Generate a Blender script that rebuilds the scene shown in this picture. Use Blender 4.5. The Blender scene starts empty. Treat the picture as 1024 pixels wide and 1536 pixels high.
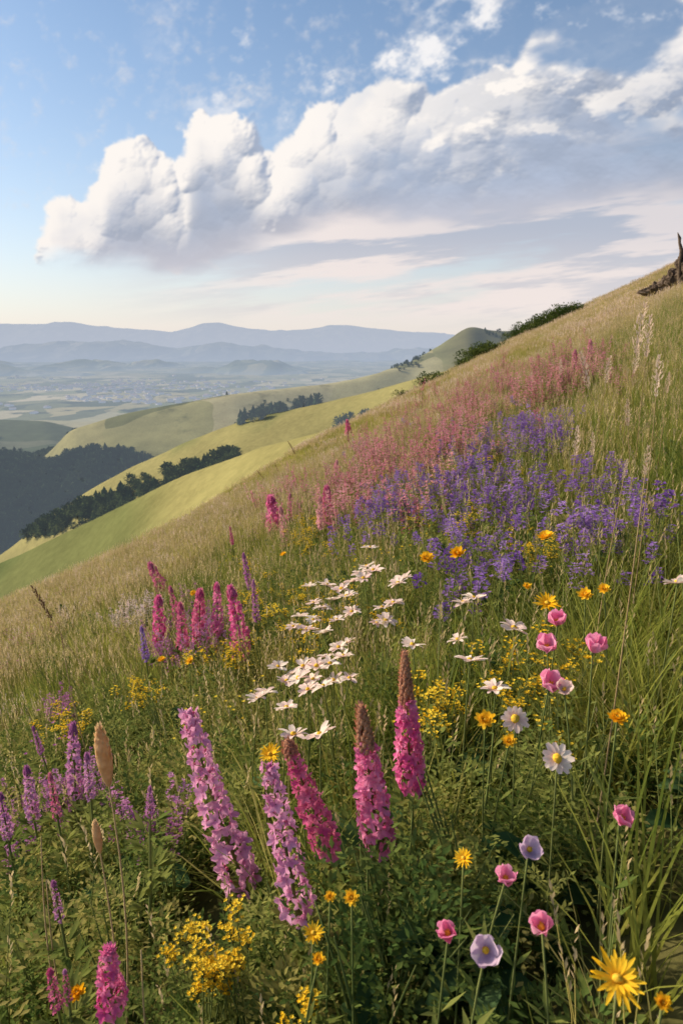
import bpy, math, random
import numpy as np
from mathutils import Vector, Matrix, Euler
from mathutils import noise as mn
random.seed(11); rng = np.random.default_rng(11)
SC = bpy.context.scene
COL = SC.collection
CAMH = 1.15
PITCH = math.radians(13.6)
cp, sp = math.cos(PITCH), math.sin(PITCH)
def brg(px, py):
    u = (768-py)/1024; r = (px-512)/1024; yy = cp+sp*u
    return r/yy, (-sp+cp*u)/yy
def ss(a, b, x):
    t = np.clip((x-a)/(b-a), 0, 1); return t*t*(3-2*t)
def vnoise(x, y, seed=0):
    xi = np.floor(x); yi = np.floor(y); fx = x-xi; fy = y-yi
    fx = fx*fx*(3-2*fx); fy = fy*fy*(3-2*fy)
    def h(i, j):
        s = np.sin(i*127.1+j*311.7+seed*74.7)*43758.5453
        return s-np.floor(s)
    a = h(xi, yi); b = h(xi+1, yi); c = h(xi, yi+1); d = h(xi+1, yi+1)
    return 2*(a+(b-a)*fx+(c-a)*fy+(a-b-c+d)*fx*fy)-1
def fbm(x, y, o=4, seed=0, gain=.5):
    v = 0; a = .5
    for i in range(o):
        v = v+a*vnoise(x, y, seed+i); x, y = x*1.63+y*1.21+11.3, y*1.63-x*1.21+5.7; a *= gain
    return v
# ------------------------------------------------------------ terrain
TT = np.linspace(-1.7, 1.7, 1400)
class Layer:
    def __init__(s, pts, sf, sb, w, amp, sc, col, seed, smooth=9):
        b = [brg(p[0], p[1])+(p[2],) for p in pts]
        t = [q[0] for q in b]; d = [q[2] for q in b]; z = [CAMH+q[1]*q[2] for q in b]
        D = np.interp(TT, t, d); Z = np.interp(TT, t, z)
        k = np.ones(smooth)/smooth; pad = smooth
        s.D = np.convolve(np.pad(D, pad, mode='edge'), k, 'same')[pad:-pad]
        s.Z = np.convolve(np.pad(Z, pad, mode='edge'), k, 'same')[pad:-pad]
        s.sf, s.sb, s.w, s.amp, s.sc, s.col, s.seed = sf, sb, w, amp, sc, col, seed
LAY = [
 Layer([(-700,1090,190),(-200,925,175),(0,850,160),(60,822,155),(120,792,150),(190,755,140),(260,720,130),(330,695,120),(400,668,110),(520,632,100),(640,592,95),(720,560,95),(800,555,95),(1100,600,95)], .20,.60,11,6.0,.026,(.235,.215,.085),3,25),
 Layer([(-700,1250,380),(-300,1000,370),(0,842,350),(50,797,340),(120,748,330),(200,700,320),(270,666,310),(370,629,300),(450,609,290),(530,590,280),(640,561,260),(700,545,250),(780,518,240),(860,505,240),(1100,515,240)], .25,.5,20,10,.012,(.225,.205,.082),13,15),
 Layer([(-700,1100,900),(-200,960,900),(0,800,900),(60,700,900),(105,645,900),(150,630,905),(200,616,920),(350,590,950),(500,572,1000),(560,560,1020),(620,540,1080),(655,520,1120),(680,504,1150),(694,494,1156),(708,489,1160),(724,494,1165),(750,497,1170),(790,497,1180),(860,498,1200),(1100,470,1200)], .36,.3,30,16,.004,(.19,.185,.085),23,9),
 Layer([(-900,610,1500),(-300,622,1500),(0,630,1500),(70,632,1500),(160,654,1500),(230,700,1500),(500,760,1500),(1100,760,1500)], .20,.3,60,9,.004,(.05,.075,.045),33,9),
 Layer([(-900,670,860),(-300,684,830),(0,696,800),(60,706,790),(130,690,780),(200,692,770),(260,712,760),(330,760,740),(1100,900,740)], .30,.14,30,10,.006,(.028,.050,.022),43,9),
]
A_, B_ = .467, -.080
def H(x, y, weights=False):
    x = np.asarray(x, float); y = np.asarray(y, float)
    t = np.clip(x/np.maximum(y, 1.0), -1.69, 1.69)
    lf_ = 1-ss(-.30, .22, t)
    K = .0005+.0050*lf_; y0 = 25-14*lf_
    near = A_*x+B_*y-K*np.maximum(0, y-y0)**2+.05*fbm(x*.7, y*.7, 3, 1)*ss(1, 5, np.abs(y)+np.abs(x))+(.30+.5*lf_)*fbm(x*.07, y*.07, 2, 5)*ss(6, 22, np.abs(y))
    near = near-.004*np.maximum(0, -x-60)**1.5
    zs = [near]
    for L in LAY:
        D = np.interp(t, TT, L.D); Z = np.interp(t, TT, L.Z)
        d = y-D; s = np.where(d < 0, L.sf, L.sb)
        n = fbm(x*L.sc, y*L.sc, 4, L.seed)
        n2 = np.abs(fbm(x*L.sc*.8+3, y*L.sc*.5, 3, L.seed+7))
        fade = ss(0, L.w*3, np.abs(d))*.85+.15
        zs.append(Z-s*(np.sqrt(d*d+L.w**2)-L.w)+(n-n2*.9)*L.amp*fade)
    zs.append(-262+14*fbm(x*.0006, y*.0006, 4, 91)+0*y)
    Z = np.stack(zs); k = .12+.012*np.clip(y, 0, 1200)
    m = Z.max(0); e = np.exp((Z-m)/k); S = e.sum(0)
    out = m+k*np.log(S)
    if weights: return out, e/S
    return out
def Hs(x, y): return float(H(np.array([x]), np.array([y]))[0])
YS = np.exp(np.linspace(math.log(.3), math.log(200), 900))
def pixel_to_ground(px, py, h):  # casts an image pixel from the camera to a spot above the ground
    tx, tz = brg(px, py)
    gap = CAMH+tz*YS-(H(tx*YS, YS)+h)
    i = np.argmax(gap < 0)
    if gap[i] >= 0: return None
    y = YS[0] if i == 0 else YS[i-1]+(YS[i]-YS[i-1])*gap[i-1]/(gap[i-1]-gap[i])
    return tx*y, y
# ------------------------------------------------------------ nodes
def newmat(name):
    m = bpy.data.materials.new(name); m.use_nodes = True
    m.node_tree.nodes.clear(); return m, m.node_tree
class NT:
    def __init__(s, nt): s.nt = nt
    def n(s, typ, **kw):
        nd = s.nt.nodes.new(typ)
        for k, v in kw.items(): setattr(nd, k, v)
        return nd
    def put(s, sock, v):
        if v is None: return
        if isinstance(v, bpy.types.NodeSocket): s.nt.links.new(v, sock)
        else:
            if isinstance(v, (tuple, list)) and sock.type == 'RGBA' and len(v) == 3: v = tuple(v)+(1,)
            sock.default_value = v
    def m(s, op, a, b=None, c=None, clamp=False):
        nd = s.n('ShaderNodeMath', operation=op, use_clamp=clamp)
        s.put(nd.inputs[0], a); s.put(nd.inputs[1], b); s.put(nd.inputs[2], c)
        return nd.outputs[0]
    def ssn(s, a, b, x):
        nd = s.n('ShaderNodeMapRange', interpolation_type='SMOOTHSTEP')
        s.put(nd.inputs[0], x); s.put(nd.inputs[1], a); s.put(nd.inputs[2], b)
        nd.inputs[3].default_value = 0; nd.inputs[4].default_value = 1
        return nd.outputs[0]
    def mix(s, f, a, b, blend='MIX'):
        nd = s.n('ShaderNodeMix', data_type='RGBA', blend_type=blend)
        s.put(nd.inputs[0], f); s.put(nd.inputs[6], a); s.put(nd.inputs[7], b)
        return nd.outputs[2]
    def noise(s, vec, scale, detail=4, rough=.55):
        nd = s.n('ShaderNodeTexNoise')
        s.put(nd.inputs['Vector'], vec); nd.inputs['Scale'].default_value = scale
        nd.inputs['Detail'].default_value = detail; nd.inputs['Roughness'].default_value = rough
        return nd.outputs[0]
    def comb(s, x, y, z=0):
        nd = s.n('ShaderNodeCombineXYZ'); s.put(nd.inputs[0], x); s.put(nd.inputs[1], y); s.put(nd.inputs[2], z)
        return nd.outputs[0]
    def ramp(s, f, stops):
        nd = s.n('ShaderNodeValToRGB'); cr = nd.color_ramp
        while len(cr.elements) < len(stops): cr.elements.new(.5)
        for e, (p, c) in zip(cr.elements, stops): e.position = p; e.color = tuple(c)+(1,)
        s.put(nd.inputs[0], f); return nd.outputs[0]
def leafmat(name, c1, c2, trans=.35, rough=.55, nscale=2.5):
    m, nt = newmat(name); N = NT(nt)
    out = N.n('ShaderNodeOutputMaterial')
    oi = N.n('ShaderNodeObjectInfo'); geo = N.n('ShaderNodeNewGeometry')
    nz = N.noise(geo.outputs['Position'], nscale, 2)
    f = N.m('MULTIPLY_ADD', N.m('SUBTRACT', nz, .5), 3.2, N.m('MULTIPLY_ADD', oi.outputs['Random'], .4, .3), clamp=True)
    col = N.mix(f, c1, c2)
    di = N.n('ShaderNodeBsdfDiffuse'); N.put(di.inputs[0], col)
    if trans <= 0: nt.links.new(di.outputs[0], out.inputs[0]); return m
    tr = N.n('ShaderNodeBsdfTranslucent'); N.put(tr.inputs[0], col)
    mx = N.n('ShaderNodeMixShader'); mx.inputs[0].default_value = trans
    nt.links.new(di.outputs[0], mx.inputs[1]); nt.links.new(tr.outputs[0], mx.inputs[2])
    nt.links.new(mx.outputs[0], out.inputs[0])
    return m
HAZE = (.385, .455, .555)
def groundmat(hcol=HAZE):
    m, nt = newmat('hillside_soil_and_turf'); N = NT(nt)
    out = N.n('ShaderNodeOutputMaterial')
    at = N.n('ShaderNodeAttribute', attribute_name='tint')
    fa = N.n('ShaderNodeAttribute', attribute_name='fields')
    ha = N.n('ShaderNodeAttribute', attribute_name='haze')
    geo = N.n('ShaderNodeNewGeometry'); P = geo.outputs['Position']
    mp = N.n('ShaderNodeMapping'); N.put(mp.inputs[0], P); mp.inputs['Scale'].default_value = (.0055, .0024, 0); mp.inputs['Rotation'].default_value = (0, 0, .5)
    wv_ = N.n('ShaderNodeTexNoise'); N.put(wv_.inputs['Vector'], P); wv_.inputs['Scale'].default_value = .004
    va = N.n('ShaderNodeVectorMath', operation='MULTIPLY_ADD'); nt.links.new(wv_.outputs['Color'], va.inputs[0]); va.inputs[1].default_value = (.9, .9, 0); nt.links.new(mp.outputs[0], va.inputs[2])
    vo = N.n('ShaderNodeTexVoronoi'); nt.links.new(va.outputs[0], vo.inputs['Vector']); vo.inputs['Scale'].default_value = 1
    sep = N.n('ShaderNodeSeparateColor'); nt.links.new(vo.outputs['Color'], sep.inputs[0])
    fc = N.ramp(sep.outputs[0], [(0, (.05, .07, .035)), (.3, (.17, .18, .08)), (.5, (.42, .36, .19)), (.7, (.16, .19, .08)), (1, (.58, .50, .33))])
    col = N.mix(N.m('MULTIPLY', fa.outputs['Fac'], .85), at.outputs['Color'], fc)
    n1 = N.noise(P, .035, 6, .6); n2 = N.noise(P, .5, 6, .68); n3 = N.noise(P, 9, 3, .6)
    mul = N.m('ADD', N.m('MULTIPLY', n1, .9), N.m('ADD', N.m('MULTIPLY', n2, .9), N.m('MULTIPLY', n3, .4)))
    col = N.mix(1, col, N.comb(mul, mul, mul), 'MULTIPLY')
    wo = N.ssn(.55, .62, N.noise(P, .004, 6, .65))
    wo = N.m('MULTIPLY', wo, fa.outputs['Fac'])
    col = N.mix(wo, col, (.025, .04, .022))
    di = N.n('ShaderNodeBsdfDiffuse'); N.put(di.inputs[0], col)
    bp = N.n('ShaderNodeBump'); bp.inputs['Strength'].default_value = .6; bp.inputs['Distance'].default_value = .3
    nt.links.new(n2, bp.inputs['Height']); nt.links.new(bp.outputs[0], di.inputs['Normal'])
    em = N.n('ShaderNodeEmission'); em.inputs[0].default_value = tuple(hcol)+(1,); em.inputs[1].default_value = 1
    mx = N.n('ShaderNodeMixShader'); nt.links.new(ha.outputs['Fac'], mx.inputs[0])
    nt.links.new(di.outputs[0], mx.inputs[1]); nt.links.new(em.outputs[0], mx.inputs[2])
    nt.links.new(mx.outputs[0], out.inputs[0])
    m.cycles.emission_sampling = 'NONE'
    return m
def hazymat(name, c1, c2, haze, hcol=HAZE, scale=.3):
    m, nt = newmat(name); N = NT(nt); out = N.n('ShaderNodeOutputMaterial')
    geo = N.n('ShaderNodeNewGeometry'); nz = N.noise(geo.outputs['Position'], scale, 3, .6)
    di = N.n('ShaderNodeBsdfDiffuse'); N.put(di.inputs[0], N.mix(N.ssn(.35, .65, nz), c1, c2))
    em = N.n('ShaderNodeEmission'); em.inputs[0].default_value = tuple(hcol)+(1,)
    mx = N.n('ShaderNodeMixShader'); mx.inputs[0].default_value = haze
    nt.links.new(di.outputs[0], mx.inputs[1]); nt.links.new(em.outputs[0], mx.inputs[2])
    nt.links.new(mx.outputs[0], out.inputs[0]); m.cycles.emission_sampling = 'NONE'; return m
# ------------------------------------------------------------ ground sheet
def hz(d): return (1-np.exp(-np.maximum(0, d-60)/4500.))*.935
ncol, nrow = 760, 620
ts = np.linspace(-1.55, 1.55, ncol)
q = np.linspace(0, 1, nrow); ydist = .6*(np.exp(q*math.log(34000/.6))-1)
Yg = np.repeat((ydist-3.0)[:, None], ncol, 1)
Xg = ts[None, :]*(Yg+4.2)
Zg, W = H(Xg, Yg, True)
cols = np.array([(.10, .095, .035)]+[L.col for L in LAY]+[(.14, .15, .105)])
tint = np.tensordot(np.moveaxis(W, 0, -1), cols, 1)
dry = ss(6, 26, Yg)*W[0]
tint = tint*(1-dry[..., None])+np.array([.26, .225, .095])*dry[..., None]
hol_shade = ss(.0, .28, fbm(Xg*.018+4, Yg*.012, 4, 77))*(W[1]+W[2])
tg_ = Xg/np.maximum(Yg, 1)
tint = tint*(1-.48*hol_shade[..., None]*np.array([1, .72, .8]))  # shade of hollows put into the hill colour as darker patches
fold_shade = ss(-.22, -.34, tg_+.05*fbm(Xg*.03, Yg*.03, 3, 88))*ss(60, 110, Yg)*W[1]*(1-ss(165, 185, Yg))
tint = tint*(1-.50*fold_shade[..., None]*np.array([1, .80, .9]))  # shaded fold on the left of the nearest spur, painted into the tint
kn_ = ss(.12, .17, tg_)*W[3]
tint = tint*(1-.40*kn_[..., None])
fields = np.clip(W[3]*.6*(1-kn_)+W[6]*.95+W[4]*.25, 0, 1)
def npmesh(name, v, f, smooth=True):
    me = bpy.data.meshes.new(name)
    me.vertices.add(len(v)); me.vertices.foreach_set('co', np.asarray(v, np.float32).ravel())
    k = f.shape[1]
    me.loops.add(f.size); me.loops.foreach_set('vertex_index', f.astype(np.int32).ravel())
    me.polygons.add(len(f)); me.polygons.foreach_set('loop_start', np.arange(0, f.size, k, dtype=np.int32))
    me.polygons.foreach_set('loop_total', np.full(len(f), k, dtype=np.int32))
    me.polygons.foreach_set('use_smooth', np.full(len(f), smooth))
    me.update(calc_edges=True); return me
def gridf(r, c):
    idx = np.arange(r*c).reshape(r, c)
    return np.stack([idx[:-1, :-1], idx[:-1, 1:], idx[1:, 1:], idx[1:, :-1]], -1).reshape(-1, 4)
def addattr(me, tintv, fieldv, hazev):
    a = me.attributes.new('tint', 'FLOAT_COLOR', 'POINT')
    a.data.foreach_set('color', np.concatenate([tintv, np.ones((len(tintv), 1))], 1).astype(np.float32).ravel())
    a = me.attributes.new('fields', 'FLOAT', 'POINT'); a.data.foreach_set('value', fieldv.astype(np.float32))
    a = me.attributes.new('haze', 'FLOAT', 'POINT'); a.data.foreach_set('value', hazev.astype(np.float32))
GM = groundmat()
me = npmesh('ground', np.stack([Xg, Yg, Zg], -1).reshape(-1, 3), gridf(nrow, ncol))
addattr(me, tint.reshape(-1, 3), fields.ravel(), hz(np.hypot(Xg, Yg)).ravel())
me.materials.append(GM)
def top(name, data, label, cat, group=None, kind=None, loc=None):
    o = bpy.data.objects.new(name, data); COL.objects.link(o)
    if label: o['label'] = label
    if cat: o['category'] = cat
    if group: o['group'] = group
    if kind: o['kind'] = kind
    if loc is not None: o.location = loc
    return o
top('ground', me, 'rolling grassy hillside falling to a hazy farmed valley', 'ground', kind='structure')
def mountain(pts, dist, depth, base, col, seed, amp, label, hcol, h0, h1):
    b = [brg(*p) for p in pts]
    n = 800; tt = np.linspace(-1.5, 1.5, n)
    tz = np.interp(tt, [q[0] for q in b], [q[1] for q in b])
    ker = np.ones(7)/7; tz = np.convolve(np.pad(tz, 7, mode='edge'), ker, 'same')[7:-7]
    rows = 44; s = np.linspace(-1, 1, rows)
    Y = dist+s[:, None]*depth+0*tt[None, :]; X = tt[None, :]*dist*np.ones((rows, 1))
    top_ = tz*dist+CAMH+amp*.5*fbm(tt*60, tt*0, 5, seed)
    f = (1-np.abs(s)**1.5)[:, None]
    Z = base+(top_[None, :]-base)*f+amp*2.4*fbm(X*.0012, Y*.0012, 4, seed)*(np.abs(s)[:, None])*(1-np.abs(s)[:, None])*4
    v = np.stack([X, Y, Z], -1).reshape(-1, 3)
    me = npmesh('mountain', v, gridf(rows, n))
    zz = np.clip((v[:, 2]-base)/(top_.max()-base), 0, 1)
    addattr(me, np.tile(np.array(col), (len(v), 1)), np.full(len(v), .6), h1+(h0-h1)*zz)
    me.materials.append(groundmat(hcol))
    top('mountain', me, label, 'mountain', kind='structure')
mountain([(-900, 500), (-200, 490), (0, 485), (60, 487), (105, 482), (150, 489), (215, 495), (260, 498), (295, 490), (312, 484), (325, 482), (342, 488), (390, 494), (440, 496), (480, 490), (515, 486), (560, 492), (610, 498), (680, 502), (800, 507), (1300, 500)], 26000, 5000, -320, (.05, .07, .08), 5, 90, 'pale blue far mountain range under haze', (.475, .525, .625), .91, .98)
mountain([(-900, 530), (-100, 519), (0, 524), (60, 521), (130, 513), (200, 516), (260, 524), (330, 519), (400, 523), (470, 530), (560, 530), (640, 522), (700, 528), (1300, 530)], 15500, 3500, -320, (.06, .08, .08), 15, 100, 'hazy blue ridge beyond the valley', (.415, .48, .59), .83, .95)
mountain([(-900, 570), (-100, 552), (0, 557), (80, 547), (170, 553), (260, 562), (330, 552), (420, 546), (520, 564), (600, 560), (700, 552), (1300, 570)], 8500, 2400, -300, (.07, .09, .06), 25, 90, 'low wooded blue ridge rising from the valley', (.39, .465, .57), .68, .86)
# ------------------------------------------------------------ sky backdrop with clouds, shaded as heaped puffs lit by the sun
GXN, GZN = 1560, 680
gx = np.linspace(-.86, .86, GXN); gz = np.linspace(.0, .58, GZN); CX, CZ = np.meshgrid(gx, gz)
stx, stz = gx[1]-gx[0], gz[1]-gz[0]
FY = np.fft.fftfreq(GZN)[:, None]; FX = np.fft.rfftfreq(GXN)[None, :]
def gauss(a, s):
    return np.fft.irfft2(np.fft.rfft2(a)*np.exp(-2*(math.pi*s)**2*(FX**2+FY**2)), s=a.shape)
def crv(pts, x):
    P = sorted(brg(*p) for p in pts); return np.interp(x, [p[0] for p in P], [p[1] for p in P])
TOPP = [(-250, 440), (30, 402), (66, 385), (76, 325), (92, 298), (130, 303), (150, 292), (160, 240), (180, 215), (210, 206), (238, 228), (255, 268), (275, 262), (284, 195), (300, 158), (322, 180), (340, 164), (375, 200), (410, 252), (438, 222), (470, 158), (520, 165), (560, 122), (600, 118), (650, 150), (700, 105), (760, 95), (850, 38), (930, 0), (1024, -40), (1200, -80)]
BOTP = [(-250, 442), (30, 404), (60, 396), (90, 388), (150, 402), (280, 398), (380, 366), (450, 345), (520, 336), (700, 330), (850, 315), (1024, 300), (1200, 290)]
TOP = crv(TOPP, gx); BOT = crv(BOTP, gx)
rf1 = ss(-.06, .14, gx); TOP = TOP+rf1*.045*fbm(gx*11, gx*0+3, 4, 70)
rightf = ss(-.05, .22, CX)
wx = CX+.009*fbm(CX*32, CZ*32, 6, 301, .62); wz = CZ+.009*fbm(CX*32+9, CZ*32, 6, 311, .62)
hm = np.zeros(CX.shape); cov = np.zeros(CX.shape)
r2 = np.random.default_rng(5); ns = 0
for it in range(60000):
    cx = r2.uniform(-.50, .84)
    i = int((cx-gx[0])/stx); tp_, bt_ = TOP[i], BOT[i]
    if tp_-bt_ < .008: continue
    cz = r2.uniform(bt_, tp_)
    j0, j1 = max(0, i-45), min(GXN-1, i+45)
    dside = np.min(np.where(TOP[j0:j1] < cz, np.abs(gx[j0:j1]-cx), 1.))
    dd = min(tp_-cz, dside, (cz-bt_)*1.6+.014)
    if dd < .003: continue
    r = min(dd*1.2, r2.choice([.007, .012, .019, .028, .040], p=[.30, .28, .22, .13, .07]))*r2.uniform(.8, 1.2)
    if dd > .05 and r < .013 and r2.random() < .7: continue
    a0 = max(0, int((cx-r*1.6-gx[0])/stx)); a1 = min(GXN, int((cx+r*1.6-gx[0])/stx)+2)
    b0 = max(0, int((cz-r*1.6-gz[0])/stz)); b1 = min(GZN, int((cz+r*1.6-gz[0])/stz)+2)
    if a1 <= a0 or b1 <= b0: continue
    d2 = (wx[b0:b1, a0:a1]-cx)**2+((wz[b0:b1, a0:a1]-cz)*1.05)**2
    ins = d2 < r*r
    hh = np.where(ins, min(dd, .06)*.55+np.sqrt(np.maximum(r*r-d2, 0)), 0)
    hm[b0:b1, a0:a1] = np.maximum(hm[b0:b1, a0:a1], hh)
    cov[b0:b1, a0:a1] = np.maximum(cov[b0:b1, a0:a1], np.where(ins, (1-np.sqrt(d2)/r)*min(1.6, r/.012), 0))
    ns += 1
    if ns > 6000: break
fine = fbm(CX*60, CZ*64, 5, 401, .6); mid = fbm(CX*11, CZ*17, 5, 411, .55); low = fbm(CX*5+2, CZ*9, 4, 415, .5)
hs = .75*gauss(hm, 1.2)+.25*gauss(hm, 5)+.0006*fine
hs = hs*(1-rightf*.6)+rightf*.6*(gauss(hm, 9)+.012*mid)
gy_, gx_ = np.gradient(hs, stz, stx)
nn = np.sqrt(gx_**2+gy_**2+.90); nx, nz_, ny = -gx_/nn, -gy_/nn, .95/nn
Ls = np.array([-.55, .66, .42]); Ls /= np.linalg.norm(Ls)
lam = np.clip(nx*Ls[0]+nz_*Ls[1]+ny*Ls[2], 0, 1)
sh = np.zeros_like(hs)
for k in range(1, 9):
    dx, dz = -int(round(k*2.6)), int(round(k*3.2)); s_ = math.hypot(dx*stx, dz*stz)
    hh = np.roll(np.roll(hs, -dz, 0), -dx, 1); sh = np.maximum(sh, np.clip((hh-hs-s_*.40)/.02, 0, 1))
sh = gauss(sh, 2.5)
depth = TOP[None, :]-CZ
dn = depth+.045*mid+.02*low
rim = 1-ss(.02, .125+.02*rightf, dn)
L_l = np.clip(lam*1.55-.06, 0, 1)*(1-.40*sh)*(.06+.94*rim)
wxm = fbm((CX-CZ*.5)*10, CZ*17, 6, 601, .60)
wxn = fbm((CX-CZ*.5)*10-.10, CZ*17+.22, 6, 601, .60)
L_r = np.clip(ss(-.14, .26, wxm)*.80+(wxm-wxn)*1.6, 0, 1)*(1-ss(.11, .21, dn+.04*low))+.25*rim*lam
Lc = L_l*(1-rightf)+rightf*(.45*L_l+.72*L_r)
Lc = np.clip(gauss(Lc, .6), 0, 1)
basec = np.array([.345, .415, .55])*(1+.16*np.clip(nz_, -.5, 1)+.12*mid+.18*low)[..., None]
under = ss(.05, .0, CZ-BOT[None, :])[..., None]
basec = basec*(1-under*.5)+np.array([.62, .60, .66])*under*.5
cumc = basec+(np.array([1.0, .945, .895])-basec)*Lc[..., None]
gapn = .5+.9*fbm((CX-CZ*.4)*6, CZ*10, 5, 441)
alpha = ss(.0, .30+.42*rightf, cov+.16*fine*(1+rightf)+.30*rightf*wxm)
hole = rightf*ss(.50, .70, gapn)*ss(.21, .31, CZ)
alpha = alpha*(1-.95*hole)
wid_ = gauss(np.repeat((TOP-BOT)[None, :], GZN, 0), 8)
fill = ss(.0, .04, CZ-BOT[None, :]+.03*mid)*ss(.02, .08, depth+.05*mid)*ss(.03, .10, wid_)
alpha = np.maximum(alpha, fill*.97*ss(-.44, -.32, CX+.1*mid)*(1-.9*hole))
alpha = gauss(alpha, .8)*ss(-.014, .022, CZ-BOT[None, :]+.03*fbm(CX*10, CZ*30, 4, 451))
alpha = np.clip(alpha, 0, 1)*ss(-.50, -.44, CX+.03*fbm(CX*20, CZ*40, 4, 455)+.02*fine)
su, sv = CX*2.6, CZ*20-CX*2.0
s1 = .5+.8*fbm(su, sv, 6, 501, .58); s2 = .5+.8*fbm(su*1.5+4, sv*1.6, 6, 521, .62)
band = ss(.015, .06, CZ)*(1-ss(.17, .26, CZ-.05*rightf))*ss(-.40, .0, CX)
a2 = ss(.16, .50, s1)*band*.95
hi_ = ss(.06, .17, CZ)
gc = np.array([.62, .61, .66])*(1-hi_[..., None])+np.array([.41, .47, .59])*hi_[..., None]
c2 = gc+(np.array([.90, .80, .77])-gc)*(ss(.36, .66, s2)*(1-.35*hi_*rightf))[..., None]
s3 = .5+.85*fbm((CX-CZ*.6)*8, CZ*10+CX*3, 6, 541, .62)
a3 = ss(.48, .80, s3)*ss(.25, .33, CZ)*ss(-.28, -.10, CX)*.95
gA = np.exp(-((CX+.215)/.06)**2-((CZ-.112)/.018)**2); a4 = ss(.45, .8, gA*(.7+.9*fbm(CX*30, CZ*40, 5, 561)))*.6
c3 = np.array([.70, .74, .82])+np.array([.26, .20, .12])*ss(.58, .85, s3)[..., None]
def over(ca, aa, cb, ab):
    A = aa+ab*(1-aa); C = (ca*aa[..., None]+cb*(ab*(1-aa))[..., None])/np.maximum(A, 1e-4)[..., None]; return C, A
C, A = over(cumc, alpha, c3, a3)
C, A = over(C, A, np.array([.80, .74, .74])+0*c3, a4)
C, A = over(C, A, c2, a2)
hzm = (np.exp(-np.maximum(CZ, 0)*10)*.65)[..., None]
C = C*(1-hzm)+np.array([.87, .78, .74])*hzm
edge = ss(-.86, -.80, CX)*(1-ss(.80, .86, CX))*(1-ss(.54, .58, CZ))*ss(.0, .01, CZ)
A = A*edge
DS = 36000.
v = np.stack([CX*DS, DS+0*CX, CZ*DS+CAMH], -1).reshape(-1, 3)
f = gridf(GZN, GXN); Af = A.ravel(); keep = Af[f].max(1) > .004; f = f[keep]
me = npmesh('sky', v, f)
a = me.attributes.new('cloud', 'FLOAT_COLOR', 'POINT'); a.data.foreach_set('color', np.concatenate([C.reshape(-1, 3), Af[:, None]], 1).astype(np.float32).ravel())
m, nt = newmat('sunlit_cloud'); N = NT(nt); out = N.n('ShaderNodeOutputMaterial'); at = N.n('ShaderNodeAttribute', attribute_name='cloud')
em = N.n('ShaderNodeEmission'); nt.links.new(at.outputs['Color'], em.inputs[0]); tr = N.n('ShaderNodeBsdfTransparent'); mx = N.n('ShaderNodeMixShader')
nt.links.new(at.outputs['Alpha'], mx.inputs[0]); nt.links.new(tr.outputs[0], mx.inputs[1]); nt.links.new(em.outputs[0], mx.inputs[2]); nt.links.new(mx.outputs[0], out.inputs[0])
m.cycles.emission_sampling = 'NONE'; me.materials.append(m)
top('sky', me, 'blue evening sky with a heaped bank of cloud', 'sky', kind='structure')
# ------------------------------------------------------------ mesh builder
class MB:
    def __init__(s): s.v = []; s.f = []; s.m = []; s.off = None
    def add(s, vs, fs, mi=0, M=None):
        o = len(s.v)
        if M is not None: vs = [M @ Vector(v) for v in vs]
        if s.off is None: s.v.extend([(v[0], v[1], v[2]) for v in vs])
        else:
            a, b, c = s.off; s.v.extend([(v[0]+a, v[1]+b, v[2]+c) for v in vs])
        s.f.extend([tuple(i+o for i in f) for f in fs]); s.m.extend([mi]*len(fs))
    def mesh(s, name, mats, smooth=True):
        me = bpy.data.meshes.new(name); me.from_pydata(s.v, [], s.f)
        for mt in mats: me.materials.append(mt)
        me.polygons.foreach_set('material_index', s.m)
        me.polygons.foreach_set('use_smooth', [smooth]*len(s.f)); me.update(); return me
def frame(d):
    d = Vector(d).normalized()
    a = Vector((0, 0, 1)) if abs(d.z) < .95 else Vector((1, 0, 0))
    x = a.cross(d).normalized(); y = d.cross(x); return x, y, d
def tube(mb, pts, rad, n=5, mi=0):
    pts = [Vector(p) for p in pts]; vs = []; fs = []
    for i, p in enumerate(pts):
        d = pts[min(i+1, len(pts)-1)]-pts[max(i-1, 0)]
        x, y, _ = frame(d)
        for k in range(n):
            a = 2*math.pi*k/n; vs.append(p+(x*math.cos(a)+y*math.sin(a))*rad[i])
    for i in range(len(pts)-1):
        for k in range(n):
            fs.append((i*n+k, i*n+(k+1) % n, (i+1)*n+(k+1) % n, (i+1)*n+k))
    fs.append(tuple((len(pts)-1)*n+k for k in range(n)))
    mb.add(vs, fs, mi)
def blade(mb, base, az, length, width, bend, mi=0, seg=3, lean=.15):
    b = Vector(base); dx, dy = math.cos(az), math.sin(az); sx, sy = -dy, dx
    vs = []; a = lean; p = b.copy()
    for i in range(seg+1):
        u = i/seg; w = width*(1-u**1.6)*.5+.0002
        if i == seg: vs.append(p.copy())
        else:
            vs.append(p+Vector((sx, sy, 0))*w); vs.append(p-Vector((sx, sy, 0))*w)
        a += bend/seg
        p = p+Vector((dx*math.sin(a), dy*math.sin(a), math.cos(a)))*length/seg
    fs = [(2*i, 2*i+1, 2*i+3, 2*i+2) for i in range(seg-1)]+[(2*seg-2, 2*seg-1, 2*seg)]
    mb.add(vs, fs, mi)
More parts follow.
